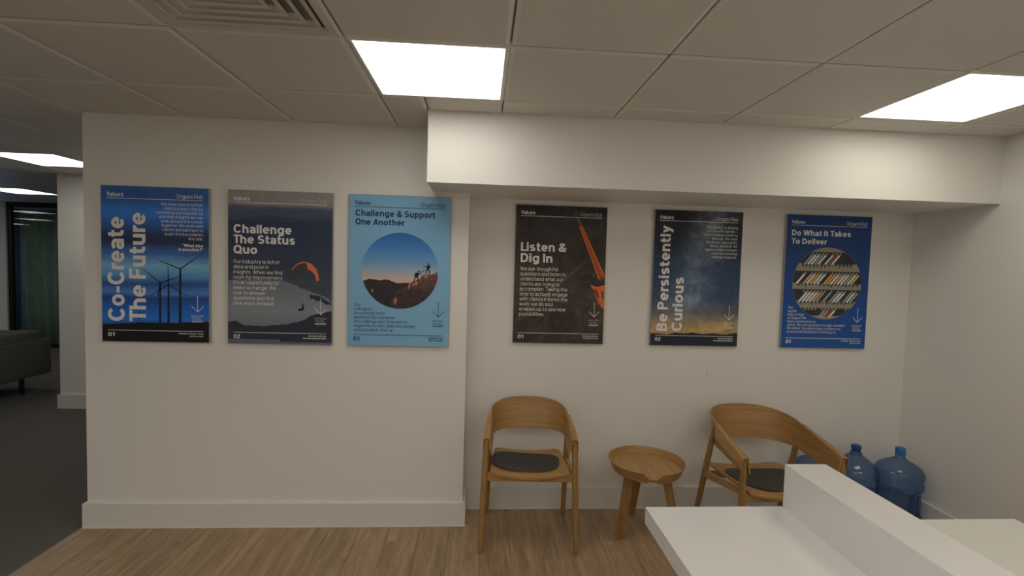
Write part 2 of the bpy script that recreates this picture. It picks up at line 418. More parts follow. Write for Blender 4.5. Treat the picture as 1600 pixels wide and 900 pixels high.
# ================================================================== chairs
def make_chair(hw_r=0.222, hw_f=0.228, yf=-0.195, yk=0.0, yb=0.195, zf=0.645, zk=0.727, zt=0.778, bf=0.548, bk=0.603, br=0.592,
               foot_f=(0.268, -0.222), foot_r=(0.25, 0.226), sh=0.0, seat=(0.225, 0.205, -0.21, 0.2), zs=0.440, cw=(0.20, 0.155), cush=(-0.018, -0.03, -0.07), coverw=0.03, tilt=0.018):
    t = empty('armchair')
    NS = 40
    # ---- one bent plywood band: back and both arms
    def plan(q):                              # q in [-1,1]; returns x, y, nx, ny, zt, zb, rear amount
        s = 1 if q >= 0 else -1; a = abs(q)
        if a > 0.62:                          # straight arm
            u = (a-0.62)/0.38
            return s*(hw_r+(hw_f-hw_r)*u), yk+(yf-yk)*u, s*1.0, 0.06, zk+(zf-zk)*u, bk+(bf-bk)*u**0.9, 0.0
        ph = (1-a/0.62)*PI/2                  # 0 at the side, 90 deg at the rear
        n = 2.35
        xx = hw_r*abs(math.cos(ph))**(2/n); yy = yk+(yb-yk)*abs(math.sin(ph))**(2/n)
        nx, ny = math.cos(ph)/hw_r, math.sin(ph)/(yb-yk); l = math.hypot(nx, ny)
        k = math.sin(ph)
        return s*xx, yy, s*nx/l, ny/l, zk+(zt-zk)*k**0.85, bk+(br-bk)*k, k
    rows = 7
    b = MB()
    def surf(side):
        def f(i, j):
            q = -1+2*i/(2*NS); x, y, nx, ny, z1, z0, k = plan(q)
            v = j/(rows-1); z = z0+(z1-z0)*v
            a = abs(q)
            if a > 0.93:                      # rounded lower front tip
                e = (a-0.93)/0.07; z = z0+(z1-z0)*(v+(1-v)*0.22*e*e)
            lean = (v-0.5)*(0.012+0.045*k)
            off = lean+side*0.0045
            return (x+nx*off, y+ny*off, z)
        return f
    A = b.grid(surf(-1), 2*NS+1, rows); B = b.grid(surf(1), 2*NS+1, rows)
    for i in range(2*NS):
        b.bm.faces.new((A[i][0], B[i][0], B[i+1][0], A[i+1][0])); b.bm.faces.new((A[i][-1], A[i+1][-1], B[i+1][-1], B[i][-1]))
    for i in (0, 2*NS):
        for j in range(rows-1): b.bm.faces.new((A[i][j], A[i][j+1], B[i][j+1], B[i][j]))
    b.build('back_shell', OAKX, t, smooth=True, angle=50)
    for s in (-1, 1):
        # ---- thin veneer cover folded over the arm
        b = MB(); prof_in = []; 
        def sec(u):
            x = hw_r+(hw_f-hw_r)*u+0.010; y = yk+0.012+(yf-0.004-yk-0.012)*u; z = zk+(zf-zk)*u+0.003
            wd = (0.014+(coverw-0.014)*min(1, u*1.6))
            dp = 0.075-0.012*u
            pts = [(0, 0), (wd*0.6, 0.001), (wd*0.9, -0.003), (wd, -0.012), (wd+0.002, -dp)]
            inn = [(wd-0.003, -dp), (wd-0.004, -0.013), (wd*0.9-0.004, -0.008), (wd*0.55, -0.004), (0, -0.005)]
            return [(s*(x+p[0]), y, z+p[1]) for p in pts+inn]
        M_ = 14; R_ = [sec(i/(M_-1)) for i in range(M_)]
        V = [[b.bm.verts.new(p) for p in r] for r in R_]; nn = len(V[0])
        for i in range(M_-1):
            for k in range(nn): b.bm.faces.new((V[i][k], V[i][(k+1) % nn], V[i+1][(k+1) % nn], V[i+1][k]))
        b.bm.faces.new(V[0]); b.bm.faces.new(V[-1][::-1])
        b.build('arm_cover', OAKY, t, smooth=True, angle=40)
        # ---- legs
        fx, fy = foot_f; rx, ry = foot_r
        top_f = (s*(hw_f+0.022), yf+0.016, zf-0.008); top_r = (s*(hw_r+0.016), yk+0.035, zk-0.03)
        MB().tube([(s*fx, fy, 0), tuple(Vector((s*fx, fy, 0)).lerp(Vector(top_f), 0.5)), top_f], [0.0145, 0.0185, 0.0165], 20).build('leg', OAKZ, t, smooth=True)
        MB().tube([(s*rx, ry, 0), tuple(Vector((s*rx, ry, 0)).lerp(Vector(top_r), 0.6)), top_r], [0.0145, 0.0195, 0.015], 20).build('leg', OAKZ, t, smooth=True)
        # ---- sloping bar under the arm, and side rail
        def bar(name, p, q, wx, hz):
            b = MB(); p = Vector(p); q = Vector(q); d = (q-p).normalized(); side = d.cross(Vector((0, 0, 1))).normalized(); up = side.cross(d)
            vs = [[b.bm.verts.new(c+side*a*wx/2+up*e*hz/2) for a, e in ((-1, -1), (1, -1), (1, 1), (-1, 1))] for c in (p, q)]
            b.bm.faces.new(vs[0][::-1]); b.bm.faces.new(vs[1])
            for k in range(4): b.bm.faces.new((vs[0][k], vs[0][(k+1) % 4], vs[1][(k+1) % 4], vs[1][k]))
            bmesh.ops.bevel(b.bm, geom=list(b.bm.edges), offset=0.003, segments=2, affect='EDGES')
            return b.build(name, OAKY, t)
        bar('arm_rail', (s*(hw_r+0.015), yk+0.02, zk-0.075), (s*(hw_f+0.020), yf+0.03, zf-0.07), 0.018, 0.03)
        kf = (zs-0.02)/top_f[2]; kr = (zs-0.035)/top_r[2]
        pf = Vector((s*fx, fy, 0)).lerp(Vector(top_f), kf); pr = Vector((s*rx, ry, 0)).lerp(Vector(top_r), kr)
        bar('side_rail', (pf.x, pf.y, zs+(0.022 if tilt > 0.03 else -0.012)), (pr.x, pr.y, zs-0.016-tilt), 0.02, 0.040)
        if s == 1:
            bar('front_rail', (-pf.x+0.01, pf.y+0.006, zs-0.012), (pf.x-0.01, pf.y+0.006, zs-0.012), 0.02, 0.048)
            bar('back_rail', (-pr.x+0.01, pr.y-0.004, zs-0.018-tilt), (pr.x-0.01, pr.y-0.004, zs-0.018-tilt), 0.02, 0.04)
    # ---- dished plywood seat
    wf, wr, y0, y1 = seat
    def zseat(x, y):
        v = (y-y0)/(y1-y0)
        return zs+0.004-tilt*v+0.022*(x/wf)**2+(-0.010*(1-v/0.08)**2 if v < 0.08 else 0)
    b = MB(); NU, NV = 25, 21
    def sp(i, j, dz):
        v = j/(NV-1); u = -1+2*i/(NU-1)
        w_ = wf+(wr-wf)*v
        if v > 0.86: w_ *= math.sqrt(max(0.0, 1-((v-0.86)/0.14)**2))*0.18+0.82
        if v < 0.05: w_ *= 0.975+0.025*(v/0.05)
        x = u*w_; y = y0+(y1-y0)*v-0.022*(1-u*u)*(1-v)
        return (x, y, zseat(x, y0+(y1-y0)*v)+dz)
    T = b.grid(lambda i, j: sp(i, j, 0.006), NU, NV); U = b.grid(lambda i, j: sp(i, j, -0.005), NU, NV)
    for i in range(NU-1):
        for j in (0, NV-1): b.bm.faces.new((T[i][j], T[i+1][j], U[i+1][j], U[i][j]))
    for j in range(NV-1):
        for i in (0, NU-1): b.bm.faces.new((T[i][j], T[i][j+1], U[i][j+1], U[i][j]))
    b.build('seat', OAKX, t, smooth=True, angle=45)
    # ---- loose felt pad
    cxx, cyy, rot = cush; NA, NR = 56, 9; b = MB()
    def cp(i, j, top):
        a = 2*PI*i/NA; c, s_ = math.cos(a), math.sin(a); n = 3.0
        rr = (abs(c)**n+abs(s_)**n)**(-1/n); k = j/(NR-1); e = math.sqrt(max(0, 1-k**10))
        x = c*rr*k*cw[0]; y = s_*rr*k*cw[1]*(1.0-0.06*c)
        X = cxx+x*math.cos(rot)-y*math.sin(rot); Y = cyy+x*math.sin(rot)+y*math.cos(rot)
        base = zseat(X, min(max(Y, y0+0.02), y1))+0.0065
        return (X, Y, base+0.006+(0.0065*e if top else -0.0055*e))
    b.grid(lambda i, j: cp(i, j, True), NA, NR, closed_u=True); b.grid(lambda i, j: cp(i, j, False), NA, NR, closed_u=True)
    b.build('seat_pad', FELT, t, smooth=True, angle=70)
    return t
ch1 = make_chair()
ch1.location = (0.223, 1.045, 0); ch1.rotation_euler = (0, 0, -0.045)
tag(ch1, 'narrower oak armchair with grey felt pad, left of the round side table', 'chair')
ch2 = make_chair(hw_r=0.262, hw_f=0.262, yf=-0.25, yk=0.07, yb=0.325, zf=0.612, zk=0.69, zt=0.742, bf=0.50, bk=0.54, br=0.532, tilt=0.05,
                 foot_f=(0.30, -0.262), foot_r=(0.285, 0.29), seat=(0.262, 0.235, -0.27, 0.27), zs=0.405, cw=(0.225, 0.19), cush=(0.0, -0.03, 0.05), coverw=0.032)
ch2.location = (1.64, 0.925, 0); ch2.rotation_euler = (0, 0, 0.02)
tag(ch2, 'wider low oak armchair with grey pad, partly hidden by the white desk', 'chair')

# ================================================================== round side table
TX, TY = 0.945, 1.03
tb = empty('side_table', (TX, TY, 0)); tag(tb, 'round oak tray side table on three legs between the two armchairs', 'table')
NTC = math.radians(-98)
def dang(a):
    d_ = (a-NTC+PI) % (2*PI)-PI; return abs(math.degrees(d_))
def rim_top(a):
    d_ = dang(a)
    return 0.425 if d_ < 6 else 0.46 if d_ > 15 else 0.425+0.035*(d_-6)/9
def rim_bot(a): return 0.409 if dang(a) < 7.5 else 0.398
angs = sorted(set([math.radians(k*4) for k in range(90)]+[NTC+2*PI+math.radians(s*k) for s in (-1, 1) for k in (4, 5.99, 6.01, 7.49, 7.51, 9, 12, 14.9, 15.1)]))
def rr(z): return 0.196+(z-0.398)/(0.062)*0.029
b = MB(); n = len(angs)
def wallring(i, j):
    a = angs[i]; zt_, zb_ = rim_top(a), rim_bot(a)
    seq = [(zb_, -0.0035), (zb_, 0.0035), (zb_+(zt_-zb_)*0.5, 0.0035), (zt_, 0.0035), (zt_, -0.0035), (zb_+(zt_-zb_)*0.5, -0.0035), (zb_, -0.0035)]
    z, o_ = seq[j]; r_ = rr(z)+o_
    return (r_*math.cos(a), r_*math.sin(a), z)
b.grid(wallring, n, 7, closed_u=True)
b.build('tray_rim', OAKX, tb, smooth=True, angle=40)
b = MB(); b.prism([(0.206*math.cos(2*PI*k/64), 0.206*math.sin(2*PI*k/64)) for k in range(64)], 'z', 0.409, 0.420)
b.build('tray_top', OAKY, tb)
for deg, rt, rf in ((199, 0.115, 0.182), (92, 0.115, 0.225), (-32, 0.115, 0.205)):
    a = math.radians(deg); dv = Vector((math.cos(a), math.sin(a), 0)); sv = Vector((-math.sin(a), math.cos(a), 0))
    b = MB(); rings = []
    for z, rc, wr_, ws in ((0.0, rf, 0.016, 0.021), (0.409, rt, 0.022, 0.028)):
        rings.append([b.bm.verts.new(dv*(rc+e*wr_)+sv*(g*ws)+Vector((0, 0, z))) for e, g in ((-1, -1), (1, -1), (1, 1), (-1, 1))])
    b.bm.faces.new(rings[0][::-1]); b.bm.faces.new(rings[1])
    for k in range(4): b.bm.faces.new((rings[0][k], rings[0][(k+1) % 4], rings[1][(k+1) % 4], rings[1][k]))
    bmesh.ops.bevel(b.bm, geom=list(b.bm.edges), offset=0.003, segments=2, affect='EDGES')
    b.build('leg', OAKZ, tb)

# ================================================================== water bottles
def bottle_mat():
    m = bpy.data.materials.new('blue_polycarbonate'); m.use_nodes = True; nt = m.node_tree; nt.nodes.clear()
    o = N(nt, 'ShaderNodeOutputMaterial'); t = N(nt, 'ShaderNodeBsdfTransparent'); g = N(nt, 'ShaderNodeBsdfGlossy'); df = N(nt, 'ShaderNodeBsdfDiffuse')
    lw = N(nt, 'ShaderNodeLayerWeight'); lw.inputs[0].default_value = 0.35
    cr = N(nt, 'ShaderNodeValToRGB'); cr.color_ramp.elements[0].color = (0.60, 0.74, 0.90, 1); cr.color_ramp.elements[1].color = (0.20, 0.36, 0.60, 1)
    nt.links.new(lw.outputs['Facing'], cr.inputs[0]); nt.links.new(cr.outputs[0], t.inputs[0])
    df.inputs[0].default_value = (0.11, 0.22, 0.44, 1); g.inputs['Roughness'].default_value = 0.03
    m1 = N(nt, 'ShaderNodeMixShader'); m1.inputs[0].default_value = 0.13
    nt.links.new(t.outputs[0], m1.inputs[1]); nt.links.new(df.outputs[0], m1.inputs[2])
    f = N(nt, 'ShaderNodeFresnel'); f.inputs[0].default_value = 1.55
    m2 = N(nt, 'ShaderNodeMixShader'); ge = N(nt, 'ShaderNodeNewGeometry'); inv = N(nt, 'ShaderNodeMath', operation='SUBTRACT'); inv.inputs[0].default_value = 1; nt.links.new(ge.outputs['Backfacing'], inv.inputs[1])
    mu = N(nt, 'ShaderNodeMapRange'); mu.inputs[3].default_value = 1/1.6; mu.inputs[4].default_value = 1.6; nt.links.new(inv.outputs[0], mu.inputs[0]); nt.links.new(mu.outputs[0], f.inputs[0])
    nt.links.new(f.outputs[0], m2.inputs[0]); nt.links.new(m1.outputs[0], m2.inputs[1]); nt.links.new(g.outputs[0], m2.inputs[2])
    nt.links.new(m2.outputs[0], o.inputs[0]); return m
BOT = bottle_mat()
CAPM = simple('blue_cap_plastic', (0.03, 0.17, 0.45, 1), 0.35, noise=(30, 0.05))
CAPD = simple('deep_blue_cap_plastic', (0.02, 0.09, 0.30, 1), 0.25, noise=(30, 0.05))
def make_bottle(x, y, rz, kind, label):
    t = empty('water_bottle', (x, y, 0), rz); tag(t, label, 'bottle', 'large blue water bottles in the corner')
    if kind == 0:
        prof = [(0.0, 0.012), (0.08, 0.010), (0.105, 0.0), (0.124, 0.006), (0.133, 0.03), (0.133, 0.055), (0.124, 0.07), (0.117, 0.085), (0.117, 0.10), (0.117, 0.15), (0.117, 0.20), (0.117, 0.215), (0.126, 0.232), (0.1335, 0.25), (0.1335, 0.278),
                (0.127, 0.292), (0.127, 0.298), (0.1345, 0.312), (0.1345, 0.335), (0.129, 0.354), (0.114, 0.374), (0.090, 0.392), (0.062, 0.407), (0.040, 0.421), (0.031, 0.430), (0.0275, 0.44), (0.0265, 0.462)]
    else:
        prof = [(0.0, 0.012), (0.08, 0.010), (0.105, 0.0), (0.124, 0.006), (0.133, 0.03), (0.133, 0.07), (0.126, 0.08), (0.133, 0.09), (0.133, 0.14), (0.126, 0.15), (0.133, 0.16), (0.133, 0.22),
                (0.126, 0.23), (0.133, 0.24), (0.134, 0.30), (0.132, 0.335), (0.120, 0.362), (0.098, 0.386), (0.070, 0.408), (0.045, 0.428), (0.031, 0.44), (0.027, 0.455), (0.0265, 0.465)]
    b = MB(); n = 64
    def f(i, j):
        a = 2*PI*i/n; r_, z = prof[j]
        if kind == 0 and 0.07 < z < 0.23: r_ -= 0.007*max(0.0, math.cos(a*8))
        if 0.08 < z < 0.232:
            da = (a+PI) % (2*PI)-PI
            if abs(da) < 0.55: r_ -= 0.05*(0.5+0.5*math.cos(da/0.55*PI))*min(1.0, (0.232-z)/0.03)
        if kind == 1 and 0.33 < z < 0.43: r_ += 0.002*math.sin(a*9+z*60)
        return (r_*math.cos(a), r_*math.sin(a), z)
    b.grid(f, n, len(prof), closed_u=True); b.build('bottle_shell', BOT, t, smooth=True, angle=60)
    b = MB()
    if kind == 0:
        cp = [(0.0, 0.4965), (0.022, 0.4965), (0.0265, 0.494), (0.0285, 0.488), (0.0285, 0.462), (0.030, 0.456), (0.0295, 0.450), (0.027, 0.448)]
    else:
        cp = [(0.0, 0.498), (0.024, 0.498), (0.0295, 0.493), (0.0295, 0.482), (0.0265, 0.468), (0.0255, 0.456), (0.034, 0.450), (0.036, 0.440), (0.032, 0.436)]
    b.grid(lambda i, j: (cp[j][0]*math.cos(2*PI*i/32), cp[j][0]*math.sin(2*PI*i/32), cp[j][1]), 32, len(cp), closed_u=True)
    b.build('cap', CAPM if kind == 0 else CAPD, t, smooth=True, angle=50)
    # moulded carrying handle in the side
    b = MB(); b.tube([(0.104, 0, 0.078), (0.112, 0, 0.095), (0.113, 0, 0.15), (0.112, 0, 0.21), (0.106, 0, 0.232)], [0.010]*5, 12)
    b.build('handle', BOT, t, smooth=True, angle=60)
make_bottle(2.69, 1.152, -1.0, 0, 'blue water bottle in the corner with bright blue cap, rightmost of the bottles')
make_bottle(2.415, 1.19, -2.2, 1, 'blue water bottle with waisted deep blue cap, at the tip of the right chair\'s arm')
make_bottle(2.14, 1.195, 2.0, 0, 'blue water bottle mostly hidden behind the right chair, only its shoulder showing')

# ================================================================== reception desk
dk = empty('reception_desk', (1.15, -1.0, 0)); tag(dk, 'glossy white reception desk with raised middle ledge, lower right corner', 'desk')
def dbox(name, x0, x1, y0, y1, z0, z1, mat, bev=0.0015): 
    return MB().box(x0-1.15, x1-1.15, y0+1.0, y1+1.0, z0, z1, bev).build(name, mat, dk)
YE = -1.75
dbox('visitor_counter', 0.543, 1.070, YE, -0.092, 0.676, 0.739, GLOSS)
dbox('raised_ledge', 1.0705, 1.230, YE, -0.094, 0.0, 0.903, GLOSS)
dbox('work_surface', 1.2305, 1.895, YE, -0.192, 0.702, 0.740, QUARTZ)
dbox('end_panel', 0.62, 1.070, YE+0.05, YE+0.085, 0.0, 0.676, GLOSS)
dbox('end_panel', 1.2305, 1.86, YE+0.05, YE+0.085, 0.0, 0.702, GLOSS)
dbox('end_panel', 1.2305, 1.86, -0.25, -0.225, 0.0, 0.702, GLOSS)

# ================================================================== sofa
sf = empty('sofa', (-5.65, 3.25, 0)); tag(sf, 'low grey fabric sofa on thin black legs at the left edge', 'sofa')
def sbox(name, x0, x1, y0, y1, z0, z1, mat, bev=0.02, seg=3):
    return MB().box(x0+5.65, x1+5.65, y0-3.25, y1-3.25, z0, z1, bev, seg).build(name, mat, sf, smooth=True, angle=60)
sbox('base', -6.08, -5.25, 2.30, 4.20, 0.19, 0.36, SOFA)
sbox('backrest', -5.30, -5.19, 2.27, 4.26, 0.185, 0.60, SOFA, 0.015)
sbox('armrest', -6.10, -5.30, 4.13, 4.26, 0.185, 0.685, SOFA, 0.02)
sbox('armrest', -6.10, -5.30, 2.27, 2.40, 0.185, 0.685, SOFA, 0.02)
sbox('seat_cushion', -6.06, -5.34, 3.26, 4.12, 0.36, 0.50, SOFA, 0.03)
sbox('seat_cushion', -6.06, -5.34, 2.41, 3.25, 0.36, 0.50, SOFA, 0.03)
sbox('back_cushion', -5.50, -5.235, 3.26, 4.20, 0.50, 0.70, SOFA, 0.035)
sbox('back_cushion', -5.50, -5.235, 2.33, 3.25, 0.50, 0.70, SOFA, 0.035)
for lx in (-5.24, -6.02):
    for ly in (3.93, 2.60): sbox('leg', lx-0.018, lx+0.018, ly-0.018, ly+0.018, 0.0, 0.20, BLACK, 0.003, 1)
# ================================================================== pictures
def alb(r, g, b):
    """print colour of a tone read off the pictures as they hang in the warm room light"""
    return (min(.9, lin(r)*2.7), min(.9, lin(g)*3.0), min(.9, lin(b)*3.2), 1)
PT = 0.022                                  # frame depth
def ink(name, c, rough=0.5): return simple(name, c, rough, spec=0.4, noise=(25, 0.01))
INK_L = ink('pale_ink', alb(150, 146, 142)); INK_W = ink('white_ink', alb(172, 168, 162)); INK_D = ink('navy_ink', (0.025, 0.045, 0.14, 1)); INK_K = ink('black_ink', (0.006, 0.007, 0.009, 1))
INK_G = ink('grey_ink', alb(118, 116, 116))
def zramp(name, stops, warp=0.0, wscale=(2, 1, 14), mottle=0.0, mscale=18, stars=False, milky=False, rough=0.42):
    """vertical gradient of printed colours (mm from the top edge) with optional streaks, mottling or stars"""
    m, nt, b = new_mat(name); b.inputs['Roughness'].default_value = rough; b.inputs['Specular IOR Level'].default_value = 0.35
    L = nt.links.new
    tc = N(nt, 'ShaderNodeTexCoord'); sp = N(nt, 'ShaderNodeSeparateXYZ'); L(tc.outputs['Object'], sp.inputs[0])
    mr = N(nt, 'ShaderNodeMapRange'); mr.inputs[1].default_value = 0.9; mr.inputs[2].default_value = 0.0; L(sp.outputs['Z'], mr.inputs[0])
    fac = mr.outputs[0]
    if warp:
        mp = N(nt, 'ShaderNodeMapping'); mp.inputs['Scale'].default_value = wscale; L(tc.outputs['Object'], mp.inputs[0])
        n = N(nt, 'ShaderNodeTexNoise'); n.inputs['Scale'].default_value = 1; n.inputs['Detail'].default_value = 4; L(mp.outputs[0], n.inputs['Vector'])
        ma = N(nt, 'ShaderNodeMath', operation='MULTIPLY_ADD'); ma.inputs[1].default_value = warp; L(n.outputs['Fac'], ma.inputs[0])
        sb = N(nt, 'ShaderNodeMath', operation='SUBTRACT'); sb.inputs[1].default_value = warp/2; L(fac, sb.inputs[0]); L(sb.outputs[0], ma.inputs[2]); fac = ma.outputs[0]
    cr = N(nt, 'ShaderNodeValToRGB'); e = cr.color_ramp.elements
    for k, (p_, c) in enumerate(stops):
        el = e[k] if k < 2 else e.new(min(1, p_/900.0))
        el.position = min(1, p_/900.0); el.color = c
    L(fac, cr.inputs[0]); col = cr.outputs[0]
    if mottle:
        n = N(nt, 'ShaderNodeTexNoise'); n.inputs['Scale'].default_value = mscale; n.inputs['Detail'].default_value = 8; n.inputs['Roughness'].default_value = 0.65; n.inputs['Distortion'].default_value = 1.2
        L(tc.outputs['Object'], n.inputs['Vector'])
        r = N(nt, 'ShaderNodeMapRange'); r.inputs[1].default_value = 0.3; r.inputs[2].default_value = 0.7; r.inputs[3].default_value = 1-mottle; r.inputs[4].default_value = 1+mottle; L(n.outputs['Fac'], r.inputs[0])
        v = N(nt, 'ShaderNodeVectorMath', operation='SCALE'); L(col, v.inputs[0]); L(r.outputs[0], v.inputs['Scale']); col = v.outputs[0]
    if milky:
        # pale band leaning from the upper right down to the lower left
        vx = N(nt, 'ShaderNodeMath', operation='MULTIPLY_ADD'); vx.inputs[1].default_value = -0.30; L(sp.outputs['Z'], vx.inputs[0]); L(sp.outputs['X'], vx.inputs[2])
        s1 = N(nt, 'ShaderNodeMath', operation='ADD'); s1.inputs[1].default_value = -0.155; L(vx.outputs[0], s1.inputs[0])
        sq = N(nt, 'ShaderNodeMath', operation='MULTIPLY'); L(s1.outputs[0], sq.inputs[0]); L(s1.outputs[0], sq.inputs[1])
        ex = N(nt, 'ShaderNodeMath', operation='MULTIPLY'); ex.inputs[1].default_value = -75; L(sq.outputs[0], ex.inputs[0])
        ep = N(nt, 'ShaderNodeMath', operation='EXPONENT'); L(ex.outputs[0], ep.inputs[0])
        n = N(nt, 'ShaderNodeTexNoise'); n.inputs['Scale'].default_value = 9; n.inputs['Detail'].default_value = 9; n.inputs['Roughness'].default_value = 0.7; L(tc.outputs['Object'], n.inputs['Vector'])
        pw = N(nt, 'ShaderNodeMath', operation='POWER'); pw.inputs[1].default_value = 3.0; L(n.outputs['Fac'], pw.inputs[0])
        mm_ = N(nt, 'ShaderNodeMath', operation='MULTIPLY'); L(ep.outputs[0], mm_.inputs[0]); L(pw.outputs[0], mm_.inputs[1])
        zz = N(nt, 'ShaderNodeMapRange'); zz.inputs[1].default_value = 0.10; zz.inputs[2].default_value = 0.3; L(sp.outputs['Z'], zz.inputs[0])
        m3 = N(nt, 'ShaderNodeMath', operation='MULTIPLY'); L(mm_.outputs[0], m3.inputs[0]); L(zz.outputs[0], m3.inputs[1])
        v = N(nt, 'ShaderNodeVectorMath', operation='SCALE'); v.inputs[0].default_value = (0.95, 1.15, 1.5); L(m3.outputs[0], v.inputs['Scale'])
        a = N(nt, 'ShaderNodeVectorMath', operation='ADD'); L(col, a.inputs[0]); L(v.outputs[0], a.inputs[1]); col = a.outputs[0]
    if stars:
        for sc, th, br in ((150, 0.13, 0.5), (60, 0.075, 0.8)):
            vo = N(nt, 'ShaderNodeTexVoronoi'); vo.inputs['Scale'].default_value = sc; L(tc.outputs['Object'], vo.inputs['Vector'])
            lt = N(nt, 'ShaderNodeMath', operation='LESS_THAN'); lt.inputs[1].default_value = th; L(vo.outputs['Distance'], lt.inputs[0])
            zz = N(nt, 'ShaderNodeMath', operation='GREATER_THAN'); zz.inputs[1].default_value = 0.12; L(sp.outputs['Z'], zz.inputs[0])
            sr = N(nt, 'ShaderNodeSeparateColor'); L(vo.outputs['Color'], sr.inputs[0])
            m4 = N(nt, 'ShaderNodeMath', operation='MULTIPLY'); L(lt.outputs[0], m4.inputs[0]); L(sr.outputs[0], m4.inputs[1])
            m5 = N(nt, 'ShaderNodeMath', operation='MULTIPLY'); L(m4.outputs[0], m5.inputs[0]); L(zz.outputs[0], m5.inputs[1])
            v = N(nt, 'ShaderNodeVectorMath', operation='SCALE'); v.inputs[0].default_value = (br, br, br); L(m5.outputs[0], v.inputs['Scale'])
            a = N(nt, 'ShaderNodeVectorMath', operation='ADD'); L(col, a.inputs[0]); L(v.outputs[0], a.inputs[1]); col = a.outputs[0]
    L(col, b.inputs['Base Color']); return m

# ---- lettering: every line becomes flat outlines, merged into one mesh per block
# ---- a plain grotesque alphabet drawn from strokes; cap height 1, x-height .74; t is the stroke weight
def _ell(cx, cy, rx, ry, a0, a1, n=None, k=2.1):
    n = n or max(3, int(abs(a1-a0)/15)); out = []
    for i in range(n+1):
        a = math.radians(a0+(a1-a0)*i/n); c, s = math.cos(a), math.sin(a)
        out.append((cx+rx*math.copysign(abs(c)**(2/k), c), cy+ry*math.copysign(abs(s)**(2/k), s)))
    return out
def _stroke(pts, t, closed=False):
    P = [Vector(p) for p in pts]; P = [p for i, p in enumerate(P) if i == 0 or (p-P[i-1]).length > 1e-5]
    n = len(P); L = []; R = []
    for i in range(n):
        a = P[i]-P[i-1] if (i > 0 or closed) else P[1]-P[0]
        b = P[(i+1) % n]-P[i] if (i < n-1 or closed) else P[-1]-P[-2]
        if a.length < 1e-6: a = b
        if b.length < 1e-6: b = a
        a = a.normalized(); b = b.normalized(); na = Vector((-a.y, a.x)); nb = Vector((-b.y, b.x)); m = na+nb
        m = m/m.length if m.length > 1e-4 else na
        k = t/2/max(0.45, m.dot(na)); L.append(P[i]+m*k); R.append(P[i]-m*k)
    return [[L[i], R[i], R[(i+1) % n], L[(i+1) % n]] for i in range(n if closed else n-1)]
